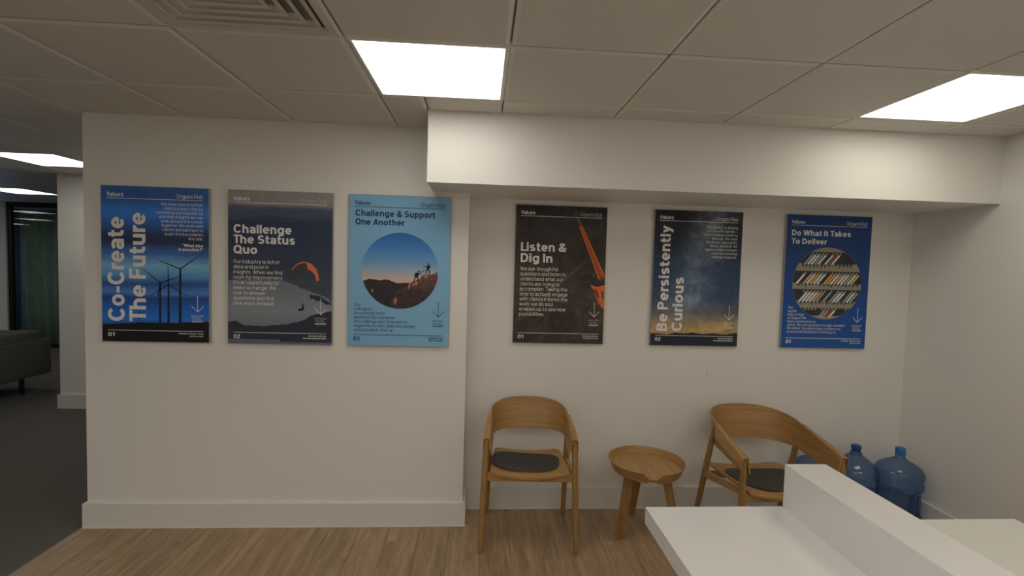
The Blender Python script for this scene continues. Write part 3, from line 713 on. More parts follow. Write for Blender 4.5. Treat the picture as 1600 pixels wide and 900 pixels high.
def _glyph(ch, t):
    h = t/2; X = 0.74; q = []
    def S(*pts): q.extend(_stroke(pts, t))
    def SP(pts): q.extend(_stroke(pts, t))
    def SV(pts, k): q.extend(_stroke(pts, t*k))
    def O(cx, cy, rx, ry): q.extend(_stroke(_ell(cx, cy, rx, ry, 0, 345, 23), t, True))
    def D(xa, ya, xb, yb, k=1.0):
        wx = t*k*math.hypot(xb-xa, yb-ya)/abs(yb-ya); q.append([(xa-wx/2, ya), (xa+wx/2, ya), (xb+wx/2, yb), (xb-wx/2, yb)])
    def V_(x, y0, y1): q.append([(x-h, y0), (x+h, y0), (x+h, y1), (x-h, y1)])
    def H_(y, x0, x1, k=0.9): q.append([(x0, y-h*k), (x1, y-h*k), (x1, y+h*k), (x0, y+h*k)])
    g = h*0.9                                     # half height of horizontals
    o = 0.012
    if ch == 'a':
        w = .60; SP(_ell(w*.47, X-.24, w*.53-h, .24-h+o, 160, 0)+[(w-h, 0)])
        SP([(w-h, .45-h)]+_ell(w*.40, .225, w*.40-h, .225-h+o, 90, 270)+[(w*.55, h-o), (w-h, .17)])
    elif ch in 'bdpqg':
        w = .66; O(w/2, X/2, w/2-h, X/2-h+o)
        if ch == 'b': V_(h, 0, 1)
        if ch == 'd': V_(w-h, 0, 1)
        if ch == 'p': V_(h, -.24, X)
        if ch == 'q': V_(w-h, -.24, X)
        if ch == 'g': SP([(w-h, X)]+_ell(w/2, 0, w/2-h, .25-h, 0, -150))
    elif ch == 'c': w = .61; SP(_ell(.33, X/2, .33-h, X/2-h+o, 42, 318))
    elif ch == 'e': w = .65; SP(_ell(.33, X/2, .33-h, X/2-h+o, 0, 318)); H_(X/2, h, .66-h*.4, .8)
    elif ch == 'f': w = .38; SP([(.16, 0), (.16, .8)]+_ell(.36, .78, .20, .22-h, 180, 95)+[(.40, 1-h)]); H_(X-g, 0, .38)
    elif ch == 'h': w = .62; V_(h, 0, 1); SP(_ell(w/2, X-.30, w/2-h, .30-h+o, 175, 0)+[(w-h, 0)])
    elif ch == 'n': w = .62; V_(h, 0, X); SP(_ell(w/2, X-.30, w/2-h, .30-h+o, 175, 0)+[(w-h, 0)])
    elif ch == 'm':
        w = .96; V_(h, 0, X); m_ = w/2
        SP(_ell((h+m_)/2, X-.27, (m_-h)/2, .27-h+o, 175, 0)+[(m_, 0)]); SP(_ell((m_+w-h)/2, X-.27, (w-h-m_)/2, .27-h+o, 175, 0)+[(w-h, 0)])
    elif ch == 'r': w = .38; V_(h, 0, X); SP(_ell(.36, X-.30, .36-h, .30-h+o, 170, 88))
    elif ch == 'u': w = .62; V_(w-h, 0, X); SP([(h, X)]+_ell(w/2, .30, w/2-h, .30-h+o, 180, 355))
    elif ch in 'ij': 
        w = t; V_(h, 0 if ch == 'i' else -.2, X); q.append([(0, 1-t*.95), (t, 1-t*.95), (t, 1), (0, 1)])
    elif ch == 'l': w = t; V_(h, 0, 1)
    elif ch == 'I': w = t; V_(h, 0, 1)
    elif ch == 'k': w = .60; V_(h, 0, 1); D(h+.04, .24, w-t*.6, X); D(w-t*.6, 0, w*.46, .44)
    elif ch == 'o': w = .67; O(w/2, X/2, w/2-h, X/2-h+o)
    elif ch in 'sS':
        w, Y = (.58, X) if ch == 's' else (.68, 1.0)
        r = (Y-t)/4+o/2; cx = w/2
        SP(_ell(cx, Y-h-r+o, cx-h-.01, r, 28, 270, k=2.0)+_ell(cx, h+r-o, cx-h, r, 90, -152, k=2.0))
    elif ch == 't': w = .40; SP([(.16, .94), (.16, .22)]+_ell(.34, .22, .18, .22-h, 180, 268)+[(.40, h)]); H_(X-g, 0, .39)
    elif ch == 'v': w = .62; a = t*.53; D(a, X, w/2, 0); D(w-a, X, w/2, 0)
    elif ch == 'w': w = .95; a = t*.52; D(a, X, w*.27, 0); D(w*.5, X, w*.27, 0); D(w*.5, X, w*.73, 0); D(w-a, X, w*.73, 0)
    elif ch == 'y': w = .62; a = t*.53; D(a, X, w/2, 0); D(w-a, X, w*.28, -.24); H_(-.24+g, w*.10, w*.34)
    elif ch == 'x': w = .60; a = t*.6; D(a, X, w-a, 0); D(w-a, X, a, 0)
    elif ch == 'z': w = .54; H_(X-g, 0, w); H_(g, 0, w); D(t*.6, t*.5, w-t*.6, X-t*.5)
    elif ch == 'A': w = .80; a = t*.52; D(a, 0, w/2, 1); D(w-a, 0, w/2, 1); H_(.30, .18, w-.18)
    elif ch == 'B':
        w = .68; V_(h, 0, 1); SP([(h, 1-g), (.38, 1-g)]+_ell(.38, .76, .26-h, .24-g, 90, -90)+[(h, .52)]); SP([(h, .52), (.38, .52)]+_ell(.38, .26+g/2, .30-h, .26-g/2, 90, -90)+[(h, g)])
    elif ch in 'CO0Q':
        w = .80 if ch != '0' else .68; cx = w/2
        if ch == 'C': SP(_ell(.41, .5, .41-h, .5-h+o, 38, 322)); w = .78
        else: O(cx, .5, cx-h, .5-h+o)
        if ch == 'Q': D(w*.56, .26, w*.93, -.04)
    elif ch == 'D': w = .74; V_(h, 0, 1); SP([(h, 1-g), (.34, 1-g)]+_ell(.34, .5, .40-h, .5-g, 90, -90)+[(h, g)])
    elif ch == 'E': w = .60; V_(h, 0, 1); H_(1-g, 0, w); H_(.51, 0, w*.94); H_(g, 0, w)
    elif ch == 'F': w = .57; V_(h, 0, 1); H_(1-g, 0, w); H_(.49, 0, w*.93)
    elif ch == 'H': w = .72; V_(h, 0, 1); V_(w-h, 0, 1); H_(.51, 0, w)
    elif ch == 'L': w = .54; V_(h, 0, 1); H_(g, 0, w)
    elif ch == 'M': w = .88; V_(h, 0, 1); V_(w-h, 0, 1); D(h*1.2, 1, w/2, 0); D(w-h*1.2, 1, w/2, 0)
    elif ch == 'N': w = .73; V_(h, 0, 1); V_(w-h, 0, 1); D(h*1.2, 1, w-h*1.2, 0)
    elif ch in 'PR':
        w = .66; V_(h, 0, 1); SP([(h, 1-g), (.36, 1-g)]+_ell(.36, .71, .30-h, .29-g, 90, -90)+[(h, .42+g)])
        if ch == 'R': SP([(.38, .44), (w-h-.04, .30), (w-h, 0)])
    elif ch == 'T': w = .64; V_(w/2, 0, 1); H_(1-g, 0, w)
    elif ch == 'U': w = .70; SP([(h, 1)]+_ell(w/2, .34, w/2-h, .34-h+o, 180, 360)+[(w-h, 1)])
    elif ch == 'V': w = .76; a = t*.53; D(a, 1, w/2, 0); D(w-a, 1, w/2, 0)
    elif ch == 'W': w = 1.14; a = t*.53; D(a, 1, w*.27, 0); D(w*.5, 1, w*.27, 0); D(w*.5, 1, w*.73, 0); D(w-a, 1, w*.73, 0)
    elif ch == '1': w = .36; V_(w-h, 0, 1); D(h*1.1, .70, w-h, 1)
    elif ch == '2': w = .62; SP(_ell(w/2, .72, w/2-h, .28-h+o, 165, -30)+[(h*1.4, t*.8)]); H_(g, 0, w)
    elif ch == '3': w = .64; SP(_ell(w/2, .76, w/2-h-.02, .24-h+o, 160, -90)); SP(_ell(w/2, .27, w/2-h, .27-h+o+.01, 90, -160))
    elif ch == '.': w = t; q.append([(0, 0), (t, 0), (t, t), (0, t)])
    elif ch == ',': w = t; q.append([(0, 0), (t, 0), (t, t), (0, t)]); q.append([(t*.4, 0), (t, 0), (t*.5, -t*.9), (0, -t*.9)])
    elif ch in '\u2019\'': w = t; q.append([(0, .72), (t*.6, .72), (t, 1), (0, 1)])
    elif ch in '\u201c\u201d"':
        w = t*2.3
        for k in (0, t*1.3): q.append([(k, .72), (k+t*.6, .72), (k+t, 1), (k, 1)])
    elif ch == '-': w = .36; H_(.38, 0, w)
    elif ch == '\u2014': w = .9; H_(.38, 0, w)
    elif ch == '/': w = .42; D(t*.5, -.05, w-t*.5, 1.02)
    elif ch == '?': w = .56; SP(_ell(w/2, .73, w/2-h, .27-h+o, 165, -20)+_ell(w/2+.16, .40, .16, .12, 60, 180)[1:]+[(w/2, .26)]); q.append([(w/2-h, 0), (w/2+h, 0), (w/2+h, t), (w/2-h, t)])
    elif ch == '&':
        w = .80; D(w-t*.6, 0, .24, .68); SP(_ell(.38, .79, .18, .21-h, 215, -35, k=2.0)+[(.30, .50)]); SP([(.36, .55)]+_ell(.32, .27, .32-h, .27-h+o, 110, 300, k=2.0)+_ell(.30, .42, w-.30-h, .42-h, -60, 8, k=2.0))
    else: w = .3
    return q, w
DEPTH = {}
def glyphs(s, t):
    x = 0.0; vs = []; fs = []; dp = []; gap = 0.135-0.36*max(0, t-0.10)
    for ch in s:
        if ch == ' ': x += 0.27; continue
        q, w = _glyph(ch, t)
        for qi, poly in enumerate(q):
            dp += [qi*6e-6]*len(poly); n = len(vs); vs += [(p[0]+x, p[1]) for p in poly]; fs.append(tuple(range(n, n+len(poly))))
        tight = 0.06 if ch in 'rfTVvyLA' else 0.0
        x += w+gap-tight
    DEPTH.clear(); DEPTH[id(vs)] = dp
    return vs, fs
CAPH = 1.0
def text_block(name, lines, mat, par, layer, cap, weight=0.0, vertical=False, sx=None):
    """lines: (string, start_mm, baseline_mm, width_mm or None, align). mm from the panel's top left; vertical text climbs, its 'baseline' is an x and its start a y"""
    V = []; F = []; last = sx or 1.0
    weight = 0.112 if weight < 0.01 else 0.165 if weight < 0.025 else 0.205
    for s, x, y, wd, al in lines:
        vs, fs = glyphs(s, weight)
        a = min(v[0] for v in vs); b = max(v[0] for v in vs); k = cap/CAPH
        if wd: last = wd/((b-a)*k)
        kx = k*last; n = len(V)
        for (u, v) in vs:
            u = (u-a)*kx; v = v*k
            if al == 'R': u -= (b-a)*kx
            if vertical: px, py = y-v, x-u
            else: px, py = x+u, y-v
            V.append((px/1000, layer-DEPTH[id(vs)][len(V)-n], 0.9-py/1000))
        F += [tuple(i+n for i in f) for f in fs]
    F = [f if wind(V, f) else f[::-1] for f in F]
    me = bpy.data.meshes.new(name); me.from_pydata(V, [], F); me.update()
    return link(name, me, par, mat)
def wind(V, f):
    a = 0
    for i in range(len(f)):
        p, q = V[f[i]], V[f[(i+1) % len(f)]]; a += p[0]*q[2]-q[0]*p[2]
    return a > 0
def flat(name, polys, mat, par, layer):
    V = []; F = []
    for pts in polys:
        n = len(V); V += [(p[0]/1000, layer, 0.9-p[1]/1000) for p in pts]; F.append(tuple(range(n, n+len(pts))))
    F = [f if wind(V, f) else f[::-1] for f in F]
    me = bpy.data.meshes.new(name); me.from_pydata(V, [], F); me.update()
    return link(name, me, par, mat)
def stuff_flat(*a):
    o = flat(*a); o['kind'] = 'stuff'; return o
def seg(p, q, w0, w1=None):
    w1 = w0 if w1 is None else w1
    d = Vector((q[0]-p[0], q[1]-p[1])).normalized(); n = Vector((-d.y, d.x))
    return [(p[0]+n.x*w0/2, p[1]+n.y*w0/2), (q[0]+n.x*w1/2, q[1]+n.y*w1/2), (q[0]-n.x*w1/2, q[1]-n.y*w1/2), (p[0]-n.x*w0/2, p[1]-n.y*w0/2)]
def disc(cx, cy, r, n=72): return [(cx+r*math.cos(2*PI*k/n), cy+r*math.sin(2*PI*k/n)) for k in range(n)]
def strip(top, ybot, x0, x1):
    """quads under a polyline 'top' down to ybot (number or function)"""
    yb = ybot if callable(ybot) else (lambda x: ybot); out = []
    for (xa, ya), (xb, yb_) in zip(top, top[1:]): out.append([(xa, ya), (xb, yb_), (xb, yb(xb)), (xa, yb(xa))])
    return out
def jag(pts, step, amp, rn):
    out = []
    for (xa, ya), (xb, yb) in zip(pts, pts[1:]):
        n = max(1, int((xb-xa)/step))
        for k in range(n):
            t = k/n; out.append((xa+(xb-xa)*t, ya+(yb-ya)*t+rn.uniform(-amp, amp)))
    out.append(pts[-1]); return out
L1, L2, L3, L4, L5 = [-(PT+0.0004+0.0003*k) for k in range(5)]
def picture(x, wall_y, mat, ink_main, number, foot, label, ink_light=None, header=True):
    t = empty('wall_picture', (x, wall_y, 1.1135)); tag(t, label, 'picture', None)
    il = ink_light or ink_main
    fr = MB(); fr.box(0, 0.6, -PT, -0.0, 0, 0.9, 0.0012, 1); fr.build('frame', ALU, t)
    flat('print', [[(2.5, 2.5), (597.5, 2.5), (597.5, 897.5), (2.5, 897.5)]], mat, t, -PT-0.0002)
    text_block('small_heading', [('Values', 34, 62, 92, 'L')], ink_main, t, L5, 24, 0.022)
    text_block('company_name', [('Origami Risk', 566, 63, 148, 'R')], il, t, L5, 24, 0.0)
    flat('rule', [[(34, 71), (566, 71), (566, 74), (34, 74)]], ink_main, t, L5)
    flat('rule', [[(34, 831), (566, 831), (566, 834), (34, 834)]], ink_main, t, L5)
    text_block('number', [(number, 34, 868, 37, 'L')], ink_main, t, L5, 23, 0.035)
    text_block('footer_text', [(s, 566, 851+14*k, wd, 'R') for k, (s, wd) in enumerate(foot)], ink_main, t, L5, 8.5, 0.03)
    flat('arrow', [seg((534, 622), (534, 718), 3.4), seg((500, 684), (535.5, 720), 3.4), seg((568, 684), (532.5, 720), 3.4)], ink_main, t, L5)
    text_block('arrow_caption', [('MISSION', 500, 748, 66, 'L'), ('VISION', 500, 763, 52, 'L')], il, t, L5, 10.5, -0.002)
    text_block('arrow_caption', [('VALUES', 500, 779, 65, 'L')], ink_main, t, L5, 10.5, 0.03)
    return t
f_trust = [('Prioritize Clients\u2019 Trust', 138), ('and Success', 78)]
f_inno = [('Innovate with an', 101), ('Entrepreneurial Spirit', 132)]

# ---- picture 1: wind turbines
m1 = zramp('turbine_sky_print', [(0, alb(34, 62, 108)), (60, alb(26, 58, 108)), (150, alb(34, 84, 150)), (215, alb(28, 66, 120)), (265, alb(24, 38, 66)), (320, alb(20, 30, 50)), (390, alb(42, 72, 122)), (450, alb(84, 122, 165)), (500, alb(66, 108, 158)),
                                 (560, alb(26, 56, 104)), (610, alb(52, 88, 140)), (640, alb(26, 50, 96)), (700, alb(20, 66, 130)), (770, alb(28, 78, 142)), (800, alb(20, 52, 100))], warp=0.05, wscale=(2.2, 1, 16), mottle=0.10, mscale=5)
p1 = picture(-2.269, YL, m1, INK_W, '01', f_trust, 'blue wind turbine picture titled Co-Create The Future, first from the left', INK_L)
rn = random.Random(3)
flat('tree_line', strip(jag([(2.5, 800), (60, 796), (150, 790), (260, 784), (400, 786), (500, 778), (597.5, 775)], 5, 3.5, rn), 897.5, 0, 0), INK_K, p1, L1)
SIL = ink('silhouette_ink', (0.010, 0.016, 0.034, 1))
def turbine(hub, base, tips, wt, wb, bw):
    polys = [seg(hub, base, wt, wb), disc(hub[0], hub[1], wt*0.75, 14)]
    for tp in tips:
        mid = (hub[0]+(tp[0]-hub[0])*0.25, hub[1]+(tp[1]-hub[1])*0.25)
        polys += [seg(hub, mid, bw*0.7, bw), seg(mid, tp, bw, 1.0)]
    flat('wind_turbine', polys, SIL, p1, L2)
turbine((437, 469), (435, 795), [(293, 413), (570, 370), (443, 560)], 9, 17, 7)
turbine((371, 561), (370, 795), [(368, 428), (252, 639), (482, 630)], 8, 14, 6.5)
turbine((325, 553), (323, 795), [(210, 459), (464, 503), (298, 707)], 8, 14, 6.5)
turbine((208, 728), (205, 800), [(208, 690), (175, 748), (240, 748)], 3, 4, 2.5)
text_block('title_text', [('Co-Create', 779, 127, 600, 'L'), ('The Future', 780, 245, 628, 'L')], INK_W, p1, L4, 92, 0.034, vertical=True)
rows = ['We have seen it before.', 'Clients expect that by', 'combining our experience', 'and their insights we can', 'look around the corner', 'together. We work with', 'clients and partners to', 'push the boundaries', 'and ask,']
wds = [234, 218, 262, 246, 232, 232, 226, 212, 82]
text_block('body_text', [(s, 566, 106+24.4*k, wds[k], 'R') for k, s in enumerate(rows)], INK_L, p1, L4, 17.5, 0.0)
text_block('quote_text', [('\u201cWhat else', 566, 341, 118, 'R'), ('is possible?\u201d', 566, 364, 138, 'R')], INK_W, p1, L4, 17.5, 0.028)

# ---- picture 2: paraglider over a lake
m2 = zramp('hills_print', [(0, alb(98, 92, 88)), (78, alb(96, 90, 88)), (95, alb(56, 58, 70)), (170, alb(46, 52, 68)), (240, alb(30, 38, 56)), (420, alb(34, 38, 52)), (560, alb(44, 46, 56)), (640, alb(50, 52, 60)), (900, alb(42, 46, 56))], warp=0.02, wscale=(3, 1, 6), mottle=0.12, mscale=14)
p2 = picture(-1.566, YL, m2, INK_W, '02', f_inno, 'grey paraglider picture titled Challenge The Status Quo, second from the left', INK_G)
HILL = [ink('hill_ink_%s' % s, c) for s, c in (('far', alb(46, 50, 64)), ('mid', alb(34, 41, 58)), ('near', alb(27, 34, 51)))]
flat('hill', strip([(2.5, 122), (60, 128), (140, 112), (280, 98), (380, 108), (480, 96), (597.5, 112)], 200, 0, 0), HILL[0], p2, L1)
flat('hill', strip([(2.5, 168), (60, 172), (120, 158), (220, 140), (300, 150), (420, 158), (520, 146), (597.5, 140)], 240, 0, 0), HILL[1], p2, L1-0.0001)
flat('hill', strip(jag([(2.5, 186), (80, 178), (180, 172), (300, 180), (420, 176), (597.5, 160)], 20, 2, rn), 330, 0, 0), HILL[2], p2, L2)
WAT = zramp('lake_print', [(0, alb(76, 78, 84)), (560, alb(78, 79, 84)), (700, alb(92, 92, 96)), (800, alb(74, 78, 88)), (900, alb(60, 66, 78))], mottle=0.04, mscale=6)
flat('lake', strip(jag([(2.5, 530), (120, 520), (316, 522), (397, 552), (489, 588), (575, 622), (597.5, 646)], 10, 3, rn), 897.5, 0, 0), WAT, p2, L1-0.0001)
SHORE = ink('shore_ink', alb(28, 30, 40))
flat('shore', strip(jag([(2.5, 771), (44, 762), (90, 790), (200, 792), (318, 784), (380, 770), (432, 756), (490, 720), (540, 708), (597.5, 698)], 7, 3.5, rn), lambda x: 872 if x < 300 else 885, 0, 0), SHORE, p2, L2)
flat('shore', strip(jag([(470, 600), (520, 606), (560, 628), (597.5, 652)], 7, 3, rn), lambda x: 622+(x-470)*0.34+4*math.sin(x*0.7), 0, 0), SHORE, p2, L2)
CAN1 = ink('canopy_dark_ink', alb(48, 36, 34)); CAN2 = ink('canopy_orange_ink', alb(150, 78, 38))
def canopy(t0, t1):
    out = []; n = 12
    for k in range(n):
        q = []
        for t in (t0+(t1-t0)*k/n, t0+(t1-t0)*(k+1)/n):
            a = PI*(1-t); q.append((t, a))
        def outer(a): return (436+86*math.cos(a), 500-92*math.sin(a)+16*(1-math.sin(a)))
        def inner(a): return (440+58*math.cos(a)+8, 512-60*math.sin(a)+8*(1-math.sin(a)))
        out.append([outer(q[0][1]), outer(q[1][1]), inner(q[1][1]), inner(q[0][1])])
    return out
flat('canopy', canopy(0, 0.55), CAN1, p2, L3); flat('canopy', canopy(0.55, 1.0), CAN2, p2, L3)
flat('canopy', [[(437+87*math.cos(PI*(1-t)), 503-95*math.sin(PI*(1-t))+14*(1-math.sin(PI*(1-t)))) for t in [k/16 for k in range(3, 14)]] + [(437+85*math.cos(PI*(1-t)), 506-91*math.sin(PI*(1-t))+14*(1-math.sin(PI*(1-t)))) for t in [k/16 for k in range(13, 2, -1)]]], CAN2, p2, L3-0.0001)
flat('paraglider_pilot', [[(402, 692), (410, 684), (420, 686), (428, 672), (436, 676), (438, 688), (432, 696), (418, 698), (408, 700)], disc(431, 668, 6, 12), seg((424, 672), (420, 648), 2), seg((436, 672), (434, 650), 2)], INK_K, p2, L3)
text_block('title_text', [('Challenge', 33, 250, 330, 'L'), ('The Status', 33, 310, 350, 'L'), ('Quo', 33, 370, 135, 'L')], INK_W, p2, L4, 50, 0.036)
rows = ['Our industry is rich in', 'data and poor in', 'insights. When we find', 'room for improvement,', 'it\u2019s an opportunity to', 'make a change. We', 'look to answer', 'questions and find', 'new ways forward.']
wds = [262, 200, 278, 284, 256, 244, 182, 230, 233]
text_block('body_text', [(s, 33, 426+30.6*k, wds[k], 'L') for k, s in enumerate(rows)], INK_W, p2, L4, 22, 0.004)

# ---- picture 3: climbers in a round window on pale blue
m3 = zramp('pale_blue_print', [(0, alb(83, 114, 136)), (900, alb(86, 117, 138))], mottle=0.01)
p3 = picture(-0.875, YL, m3, INK_D, '03', [('Collaborate and', 92), ('Win as a Team', 86)], 'pale blue climbers picture titled Challenge & Support One Another, third from the left')
sky = zramp('dusk_sky_print', [(0, alb(24, 62, 112)), (215, alb(24, 62, 112)), (320, alb(44, 86, 130)), (400, alb(74, 104, 130)), (460, alb(112, 116, 122)), (500, alb(142, 118, 104)), (530, alb(140, 108, 92)), (900, alb(120, 96, 84))], mottle=0.02)
CC = (304, 447, 227)
flat('round_photo', [disc(*CC, 96)], sky, p3, L1)
def arcb(x): return CC[1]+math.sqrt(max(0, (CC[2]-0.3)**2-(x-CC[0])**2))
xs0 = 85
ROCKD = zramp('mountain_print', [(0, alb(30, 24, 26)), (500, alb(34, 26, 28)), (600, alb(30, 27, 30)), (900, alb(22, 20, 24))], mottle=0.25, mscale=12)
flat('mountain', strip(jag([(87, 511), (130, 498), (180, 506), (230, 500), (290, 520), (350, 516), (400, 523), (470, 520), (517, 525)], 12, 2, rn), arcb, 0, 0), ROCKD, p3, L2)
ROCK = zramp('rock_print', [(0, alb(72, 46, 38)), (480, alb(76, 50, 40)), (560, alb(44, 32, 32)), (900, alb(24, 20, 22))], mottle=0.6, mscale=26)
flat('mountain', strip(jag([(250, 640), (290, 560), (330, 548), (352, 536), (370, 512), (400, 500), (425, 486), (448, 462), (470, 458), (490, 466), (527, 448)], 8, 4, rn), arcb, 0, 0), ROCK, p3, L3)
LIT = ink('sunlit_rock_ink', alb(126, 76, 50))
stuff_flat('sunlit_rock', [[(352, 540), (358, 520), (366, 516), (364, 540), (356, 556)], [(390, 512), (402, 504), (412, 508), (404, 530), (394, 534)], [(446, 474), (456, 460), (468, 462), (466, 478), (452, 486)], [(270, 620), (280, 605), (288, 616), (280, 650), (272, 640)], [(136, 566), (144, 556), (150, 568), (143, 582)], [(378, 520), (386, 514), (388, 530), (380, 540)]], LIT, p3, L3-0.0001)
def man(x, y, s, lean, flip):
    f = -1 if flip else 1
    P = lambda a, b: (x+f*a*s, y+b*s)
    return [disc(*P(lean*30, -58), 5.5*s, 12), [P(lean*22-7, -52), P(lean*22+8, -50), P(8, -24), P(-7, -26)], seg(P(4, -26), P(12, -12), 8*s, 6*s), seg(P(12, -12), P(6, 2), 6*s, 4*s), seg(P(-4, -26), P(-10, -12), 8*s, 6*s), seg(P(-10, -12), P(-16, 2), 6*s, 4*s), seg(P(lean*20, -48), P(26, -40), 5*s, 3.5*s), [P(lean*20-14, -50), P(lean*20-5, -52), P(-6, -30), P(-14, -33)]]
flat('climber', man(467, 460, 1.0, -0.15, True), INK_K, p3, L4)
flat('climber', man(400, 508, 1.05, 0.45, False), INK_K, p3, L4)
flat('climber', [seg((422, 459), (446, 437), 4.5, 4)], INK_K, p3, L4)
text_block('title_text', [('Challenge & Support', 38, 128, 466, 'L'), ('One Another', 38, 179, 287, 'L')], INK_D, p3, L4, 37, 0.03)
rows = ['Our', 'colleagues', 'are wickedly smart', 'and have high standards.', 'We challenge each other with an', 'eagerness to learn, share knowledge,', 'and back each other up.']
wds = [38, 106, 183, 240, 317, 363, 233]
text_block('body_text', [(s, 38, 661+25.2*k, wds[k], 'L') for k, s in enumerate(rows)], INK_D, p3, L4, 18, 0.002)

# ---- picture 4: excavator seen from above
m4 = zramp('soil_print', [(0, alb(27, 24, 23)), (300, alb(36, 30, 28)), (600, alb(50, 40, 34)), (900, alb(38, 31, 28))], warp=0.3, wscale=(6, 1, 5), mottle=0.6, mscale=8)
p4 = picture(0.125, YA, m4, INK_W, '01', [('Prioritize Clients\u2019', 103), ('Trust and Success', 103)], 'brown soil and orange excavator picture titled Listen & Dig In, right of the wall corner', INK_G)
TRK = ink('tyre_track_ink', alb(33, 28, 27)); TRL = ink('soil_light_ink', alb(66, 53, 45))
tr = []
for k in range(34):
    x = 330+k*5.2-rn.random()*60; y = 330+k*11
    tr.append(seg((x, y), (x+rn.uniform(60, 120), y-rn.uniform(34, 60)), 3, 1.2))
for k in range(26):
    x = 60+k*18; tr.append(seg((x, 880-k*4), (x+rn.uniform(50, 110), 820-k*6), 4, 1.5))
stuff_flat('tyre_tracks', [q for q in tr if all(3 < p[0] < 597 and 3 < p[1] < 897 for p in q)], TRK, p4, L1)
tl = [seg((20+k*13, 760-k*12), (90+k*14, 712-k*13), 2.2, 1) for k in range(30)]
stuff_flat('tyre_tracks', [q for q in tl if all(3 < p[0] < 597 and 3 < p[1] < 897 for p in q)], TRL, p4, L1-0.0001)
ORA = ink('excavator_orange_ink', alb(158, 72, 32)); ORD = ink('excavator_shade_ink', alb(92, 42, 24)); STE = ink('steel_ink', alb(92, 62, 56)); CAB = ink('cab_ink', alb(26, 28, 32))
flat('excavator', [seg((374, 36), (420, 118), 3, 6), seg((392, 32), (428, 118), 3, 6), seg((374, 36), (392, 32), 3), seg((384, 66), (408, 62), 2), seg((398, 92), (420, 90), 2)], STE, p4, L2)
flat('excavator', [[(415, 128), (434, 120), (500, 250), (482, 262)], [(482, 255), (500, 246), (592, 440), (597, 462), (570, 474), (540, 420)]], ORD, p4, L2)
flat('excavator', [seg((418, 128), (562, 470), 7, 9), seg((432, 124), (592, 452), 7, 10), seg((426, 128), (576, 455), 3, 4)]+[seg((424+k*12, 138+k*26), (446+k*12.3, 146+k*26), 3) for k in range(12)], ORA, p4, L3)
stuff_flat('excavator', [[(498, 470), (536, 460), (548, 486), (597, 480), (597, 512), (552, 520), (506, 506)], [(452, 268), (472, 262), (484, 300), (466, 306)], [(436, 458), (470, 438), (508, 440), (512, 462), (470, 486), (440, 492)]], CAB, p4, L2-0.0001)
flat('excavator', [[(503, 508), (550, 522), (592, 508), (597.4, 512), (597.4, 655), (588, 660), (560, 628), (534, 570)]], ORA, p4, L3)
flat('excavator', [[(520, 535), (548, 540), (566, 590), (552, 596)], [(574, 552), (592, 548), (594, 600), (584, 606)], seg((510, 520), (580, 640), 4)], ORD, p4, L3-0.0001)
text_block('title_text', [('Listen &', 39, 299, 297, 'L'), ('Dig In', 39, 371, 208, 'L')], INK_W, p4, L5, 57, 0.036)
rows = ['We ask thoughtful', 'questions and listen to', 'understand what our', 'clients are trying to', 'accomplish. Taking the', 'time to actively engage', 'with clients informs the', 'work we do and', 'enables us to see new', 'possibilities.']
wds = [246, 300, 282, 258, 312, 315, 315, 218, 304, 165]
text_block('body_text', [(s, 39, 425+32.8*k, wds[k], 'L') for k, s in enumerate(rows)], INK_W, p4, L5, 24, 0.003)

# ---- picture 5: night sky
m5 = zramp('night_sky_print', [(0, alb(10, 13, 20)), (200, alb(14, 20, 33)), (420, alb(26, 40, 62)), (580, alb(34, 48, 66)), (680, alb(66, 64, 66)), (745, alb(112, 93, 68)), (800, alb(134, 106, 70)), (815, alb(128, 98, 62)), (900, alb(112, 86, 54))], warp=0.06, wscale=(3, 1, 4), mottle=0.3, mscale=10, stars=True, milky=True)
p5 = picture(1.041, YA, m5, INK_W, '02', f_inno, 'starry night sky picture titled Be Persistently Curious, above the right chair', INK_L)
flat('hills', strip(jag([(2.5, 818), (60, 822), (110, 826), (170, 812), (230, 818), (281, 809), (360, 818), (430, 812), (500, 820), (597.5, 806)], 9, 1.5, rn), 897.5, 0, 0), ink('night_hill_ink', alb(20, 24, 32)), p5, L1)
text_block('title_text', [('Be Persistently', 803, 112, 700, 'L'), ('Curious', 803, 213, 360, 'L')], INK_W, p5, L4, 70, 0.030, vertical=True)
rows = ['\u201cPossibility\u201d is among', 'our favorite words \u2014', 'there is always more to', 'discover. We seek', 'feedback, improve by', 'doing, and look for', 'opportunities to learn', 'more by meeting', 'change head on.']
wds = [213, 212, 232, 176, 215, 186, 218, 172, 172]
text_block('body_text', [(s, 566, 115+24.4*k, wds[k], 'R') for k, s in enumerate(rows)], INK_L, p5, L4, 17.5, 0.0)

# ---- picture 6: lorries from above in a round window on deep blue
m6 = zramp('deep_blue_print', [(0, alb(17, 40, 78)), (450, alb(15, 44, 88)), (900, alb(20, 54, 104))], mottle=0.02)
p6 = picture(1.943, YA, m6, INK_W, '01', f_trust, 'deep blue lorry park picture titled Do What It Takes To Deliver, rightmost', INK_L)
QC = (304, 459, 243)
TAN = ink('tarmac_ink', alb(104, 92, 80)); ASP = ink('shade_ink', alb(30, 30, 34)); ASP2 = ink('shade_ink_blue', alb(42, 48, 58))
flat('round_photo', [disc(*QC, 96)], TAN, p6, L1)
def chord(y): return math.sqrt(max(0, (QC[2]-0.5)**2-(y-QC[1])**2))
bands = [(248, 352), (377, 484), (500, 604), (626, 704)]
tr_w, tr_c, tr_o, tr_r = (ink('lorry_white_ink', alb(150, 148, 142)), ink('lorry_cream_ink', alb(112, 106, 98)), ink('lorry_yellow_ink', alb(158, 112, 58)), ink('lorry_red_ink', alb(112, 50, 42)))
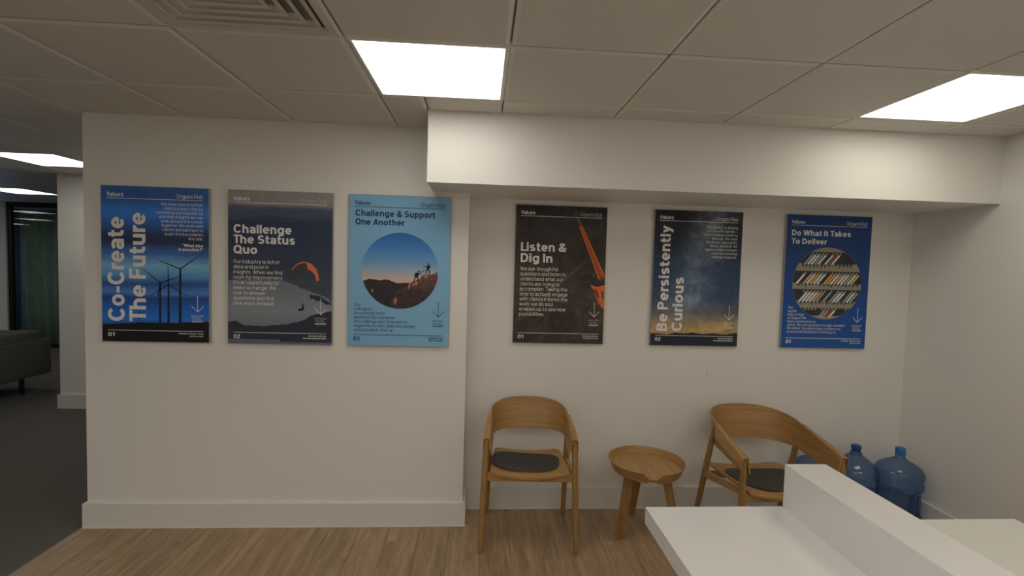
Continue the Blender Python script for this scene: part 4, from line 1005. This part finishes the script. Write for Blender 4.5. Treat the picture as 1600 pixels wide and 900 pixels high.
for (ya, yb) in bands:
    st = []; sw = []
    ny = 22; h = yb-ya
    for k in range(ny):
        y0 = ya+(h-26)*k/ny; y1 = ya+(h-26)*(k+1)/ny; ym = (y0+y1)/2; c = min(chord(y0), chord(y1))
        if c > 4: st.append([(QC[0]-c, y0), (QC[0]+c, y0), (QC[0]+c, y1), (QC[0]-c, y1)])
    x = QC[0]-240
    while x < QC[0]+240:
        q = [(x, ya+h-27), (x+26, ya+h-27), (x+20, ya+h-16+rn.uniform(-4, 6)), (x+8, ya+h+rn.uniform(-8, 8))]
        if all((a-QC[0])**2+(b_-QC[1])**2 < 240**2 for a, b_ in q): sw.append(q)
        x += 26
    stuff_flat('lorry_row', st, ASP, p6, L2); stuff_flat('lorry_row', sw, ASP2, p6, L2-0.0001)
    x = QC[0]-235; k = 0; P_ = {id(m_): [] for m_ in (tr_w, tr_c, tr_o, tr_r)}; cabs = []
    while x < QC[0]+230:
        if rn.random() < 0.80:
            m_ = rn.choice([tr_w, tr_w, tr_w, tr_c, tr_c, tr_o]) if rn.random() > 0.06 else tr_r
            s0 = (x-4, ya+h*0.80); e0 = (x+h*0.46, ya+h*0.20)
            q = seg(s0, e0, 13); cb = seg((e0[0]+2, e0[1]-3), (e0[0]+10, e0[1]-12), 11)
            if all((a-QC[0])**2+(b_-QC[1])**2 < 238**2 for a, b_ in q): P_[id(m_)].append(q)
            if all((a-QC[0])**2+(b_-QC[1])**2 < 238**2 for a, b_ in cb): cabs.append(cb)
        x += 24
    for m_ in (tr_w, tr_c, tr_o, tr_r):
        if P_[id(m_)]: stuff_flat('lorries', P_[id(m_)], m_, p6, L3)
    if cabs: stuff_flat('lorry_cabs', cabs, tr_c, p6, L3)
text_block('title_text', [('Do What It Takes', 38, 141, 414, 'L'), ('To Deliver', 38, 197, 248, 'L')], INK_W, p6, L4, 37, 0.03)
rows = ['The', 'say/do', 'ratio is high', 'at Origami. We', 'keep commitments to', 'clients. We hold ourselves to a high standard.', 'We deliver. Our clients have confidence in', 'us as a trusted partner for the long run.']
wds = [36, 62, 116, 134, 200, 408, 380, 352]
text_block('body_text', [(s, 38, 635+23.2*k, wds[k], 'L') for k, s in enumerate(rows)], INK_L, p6, L4, 17, 0.002)
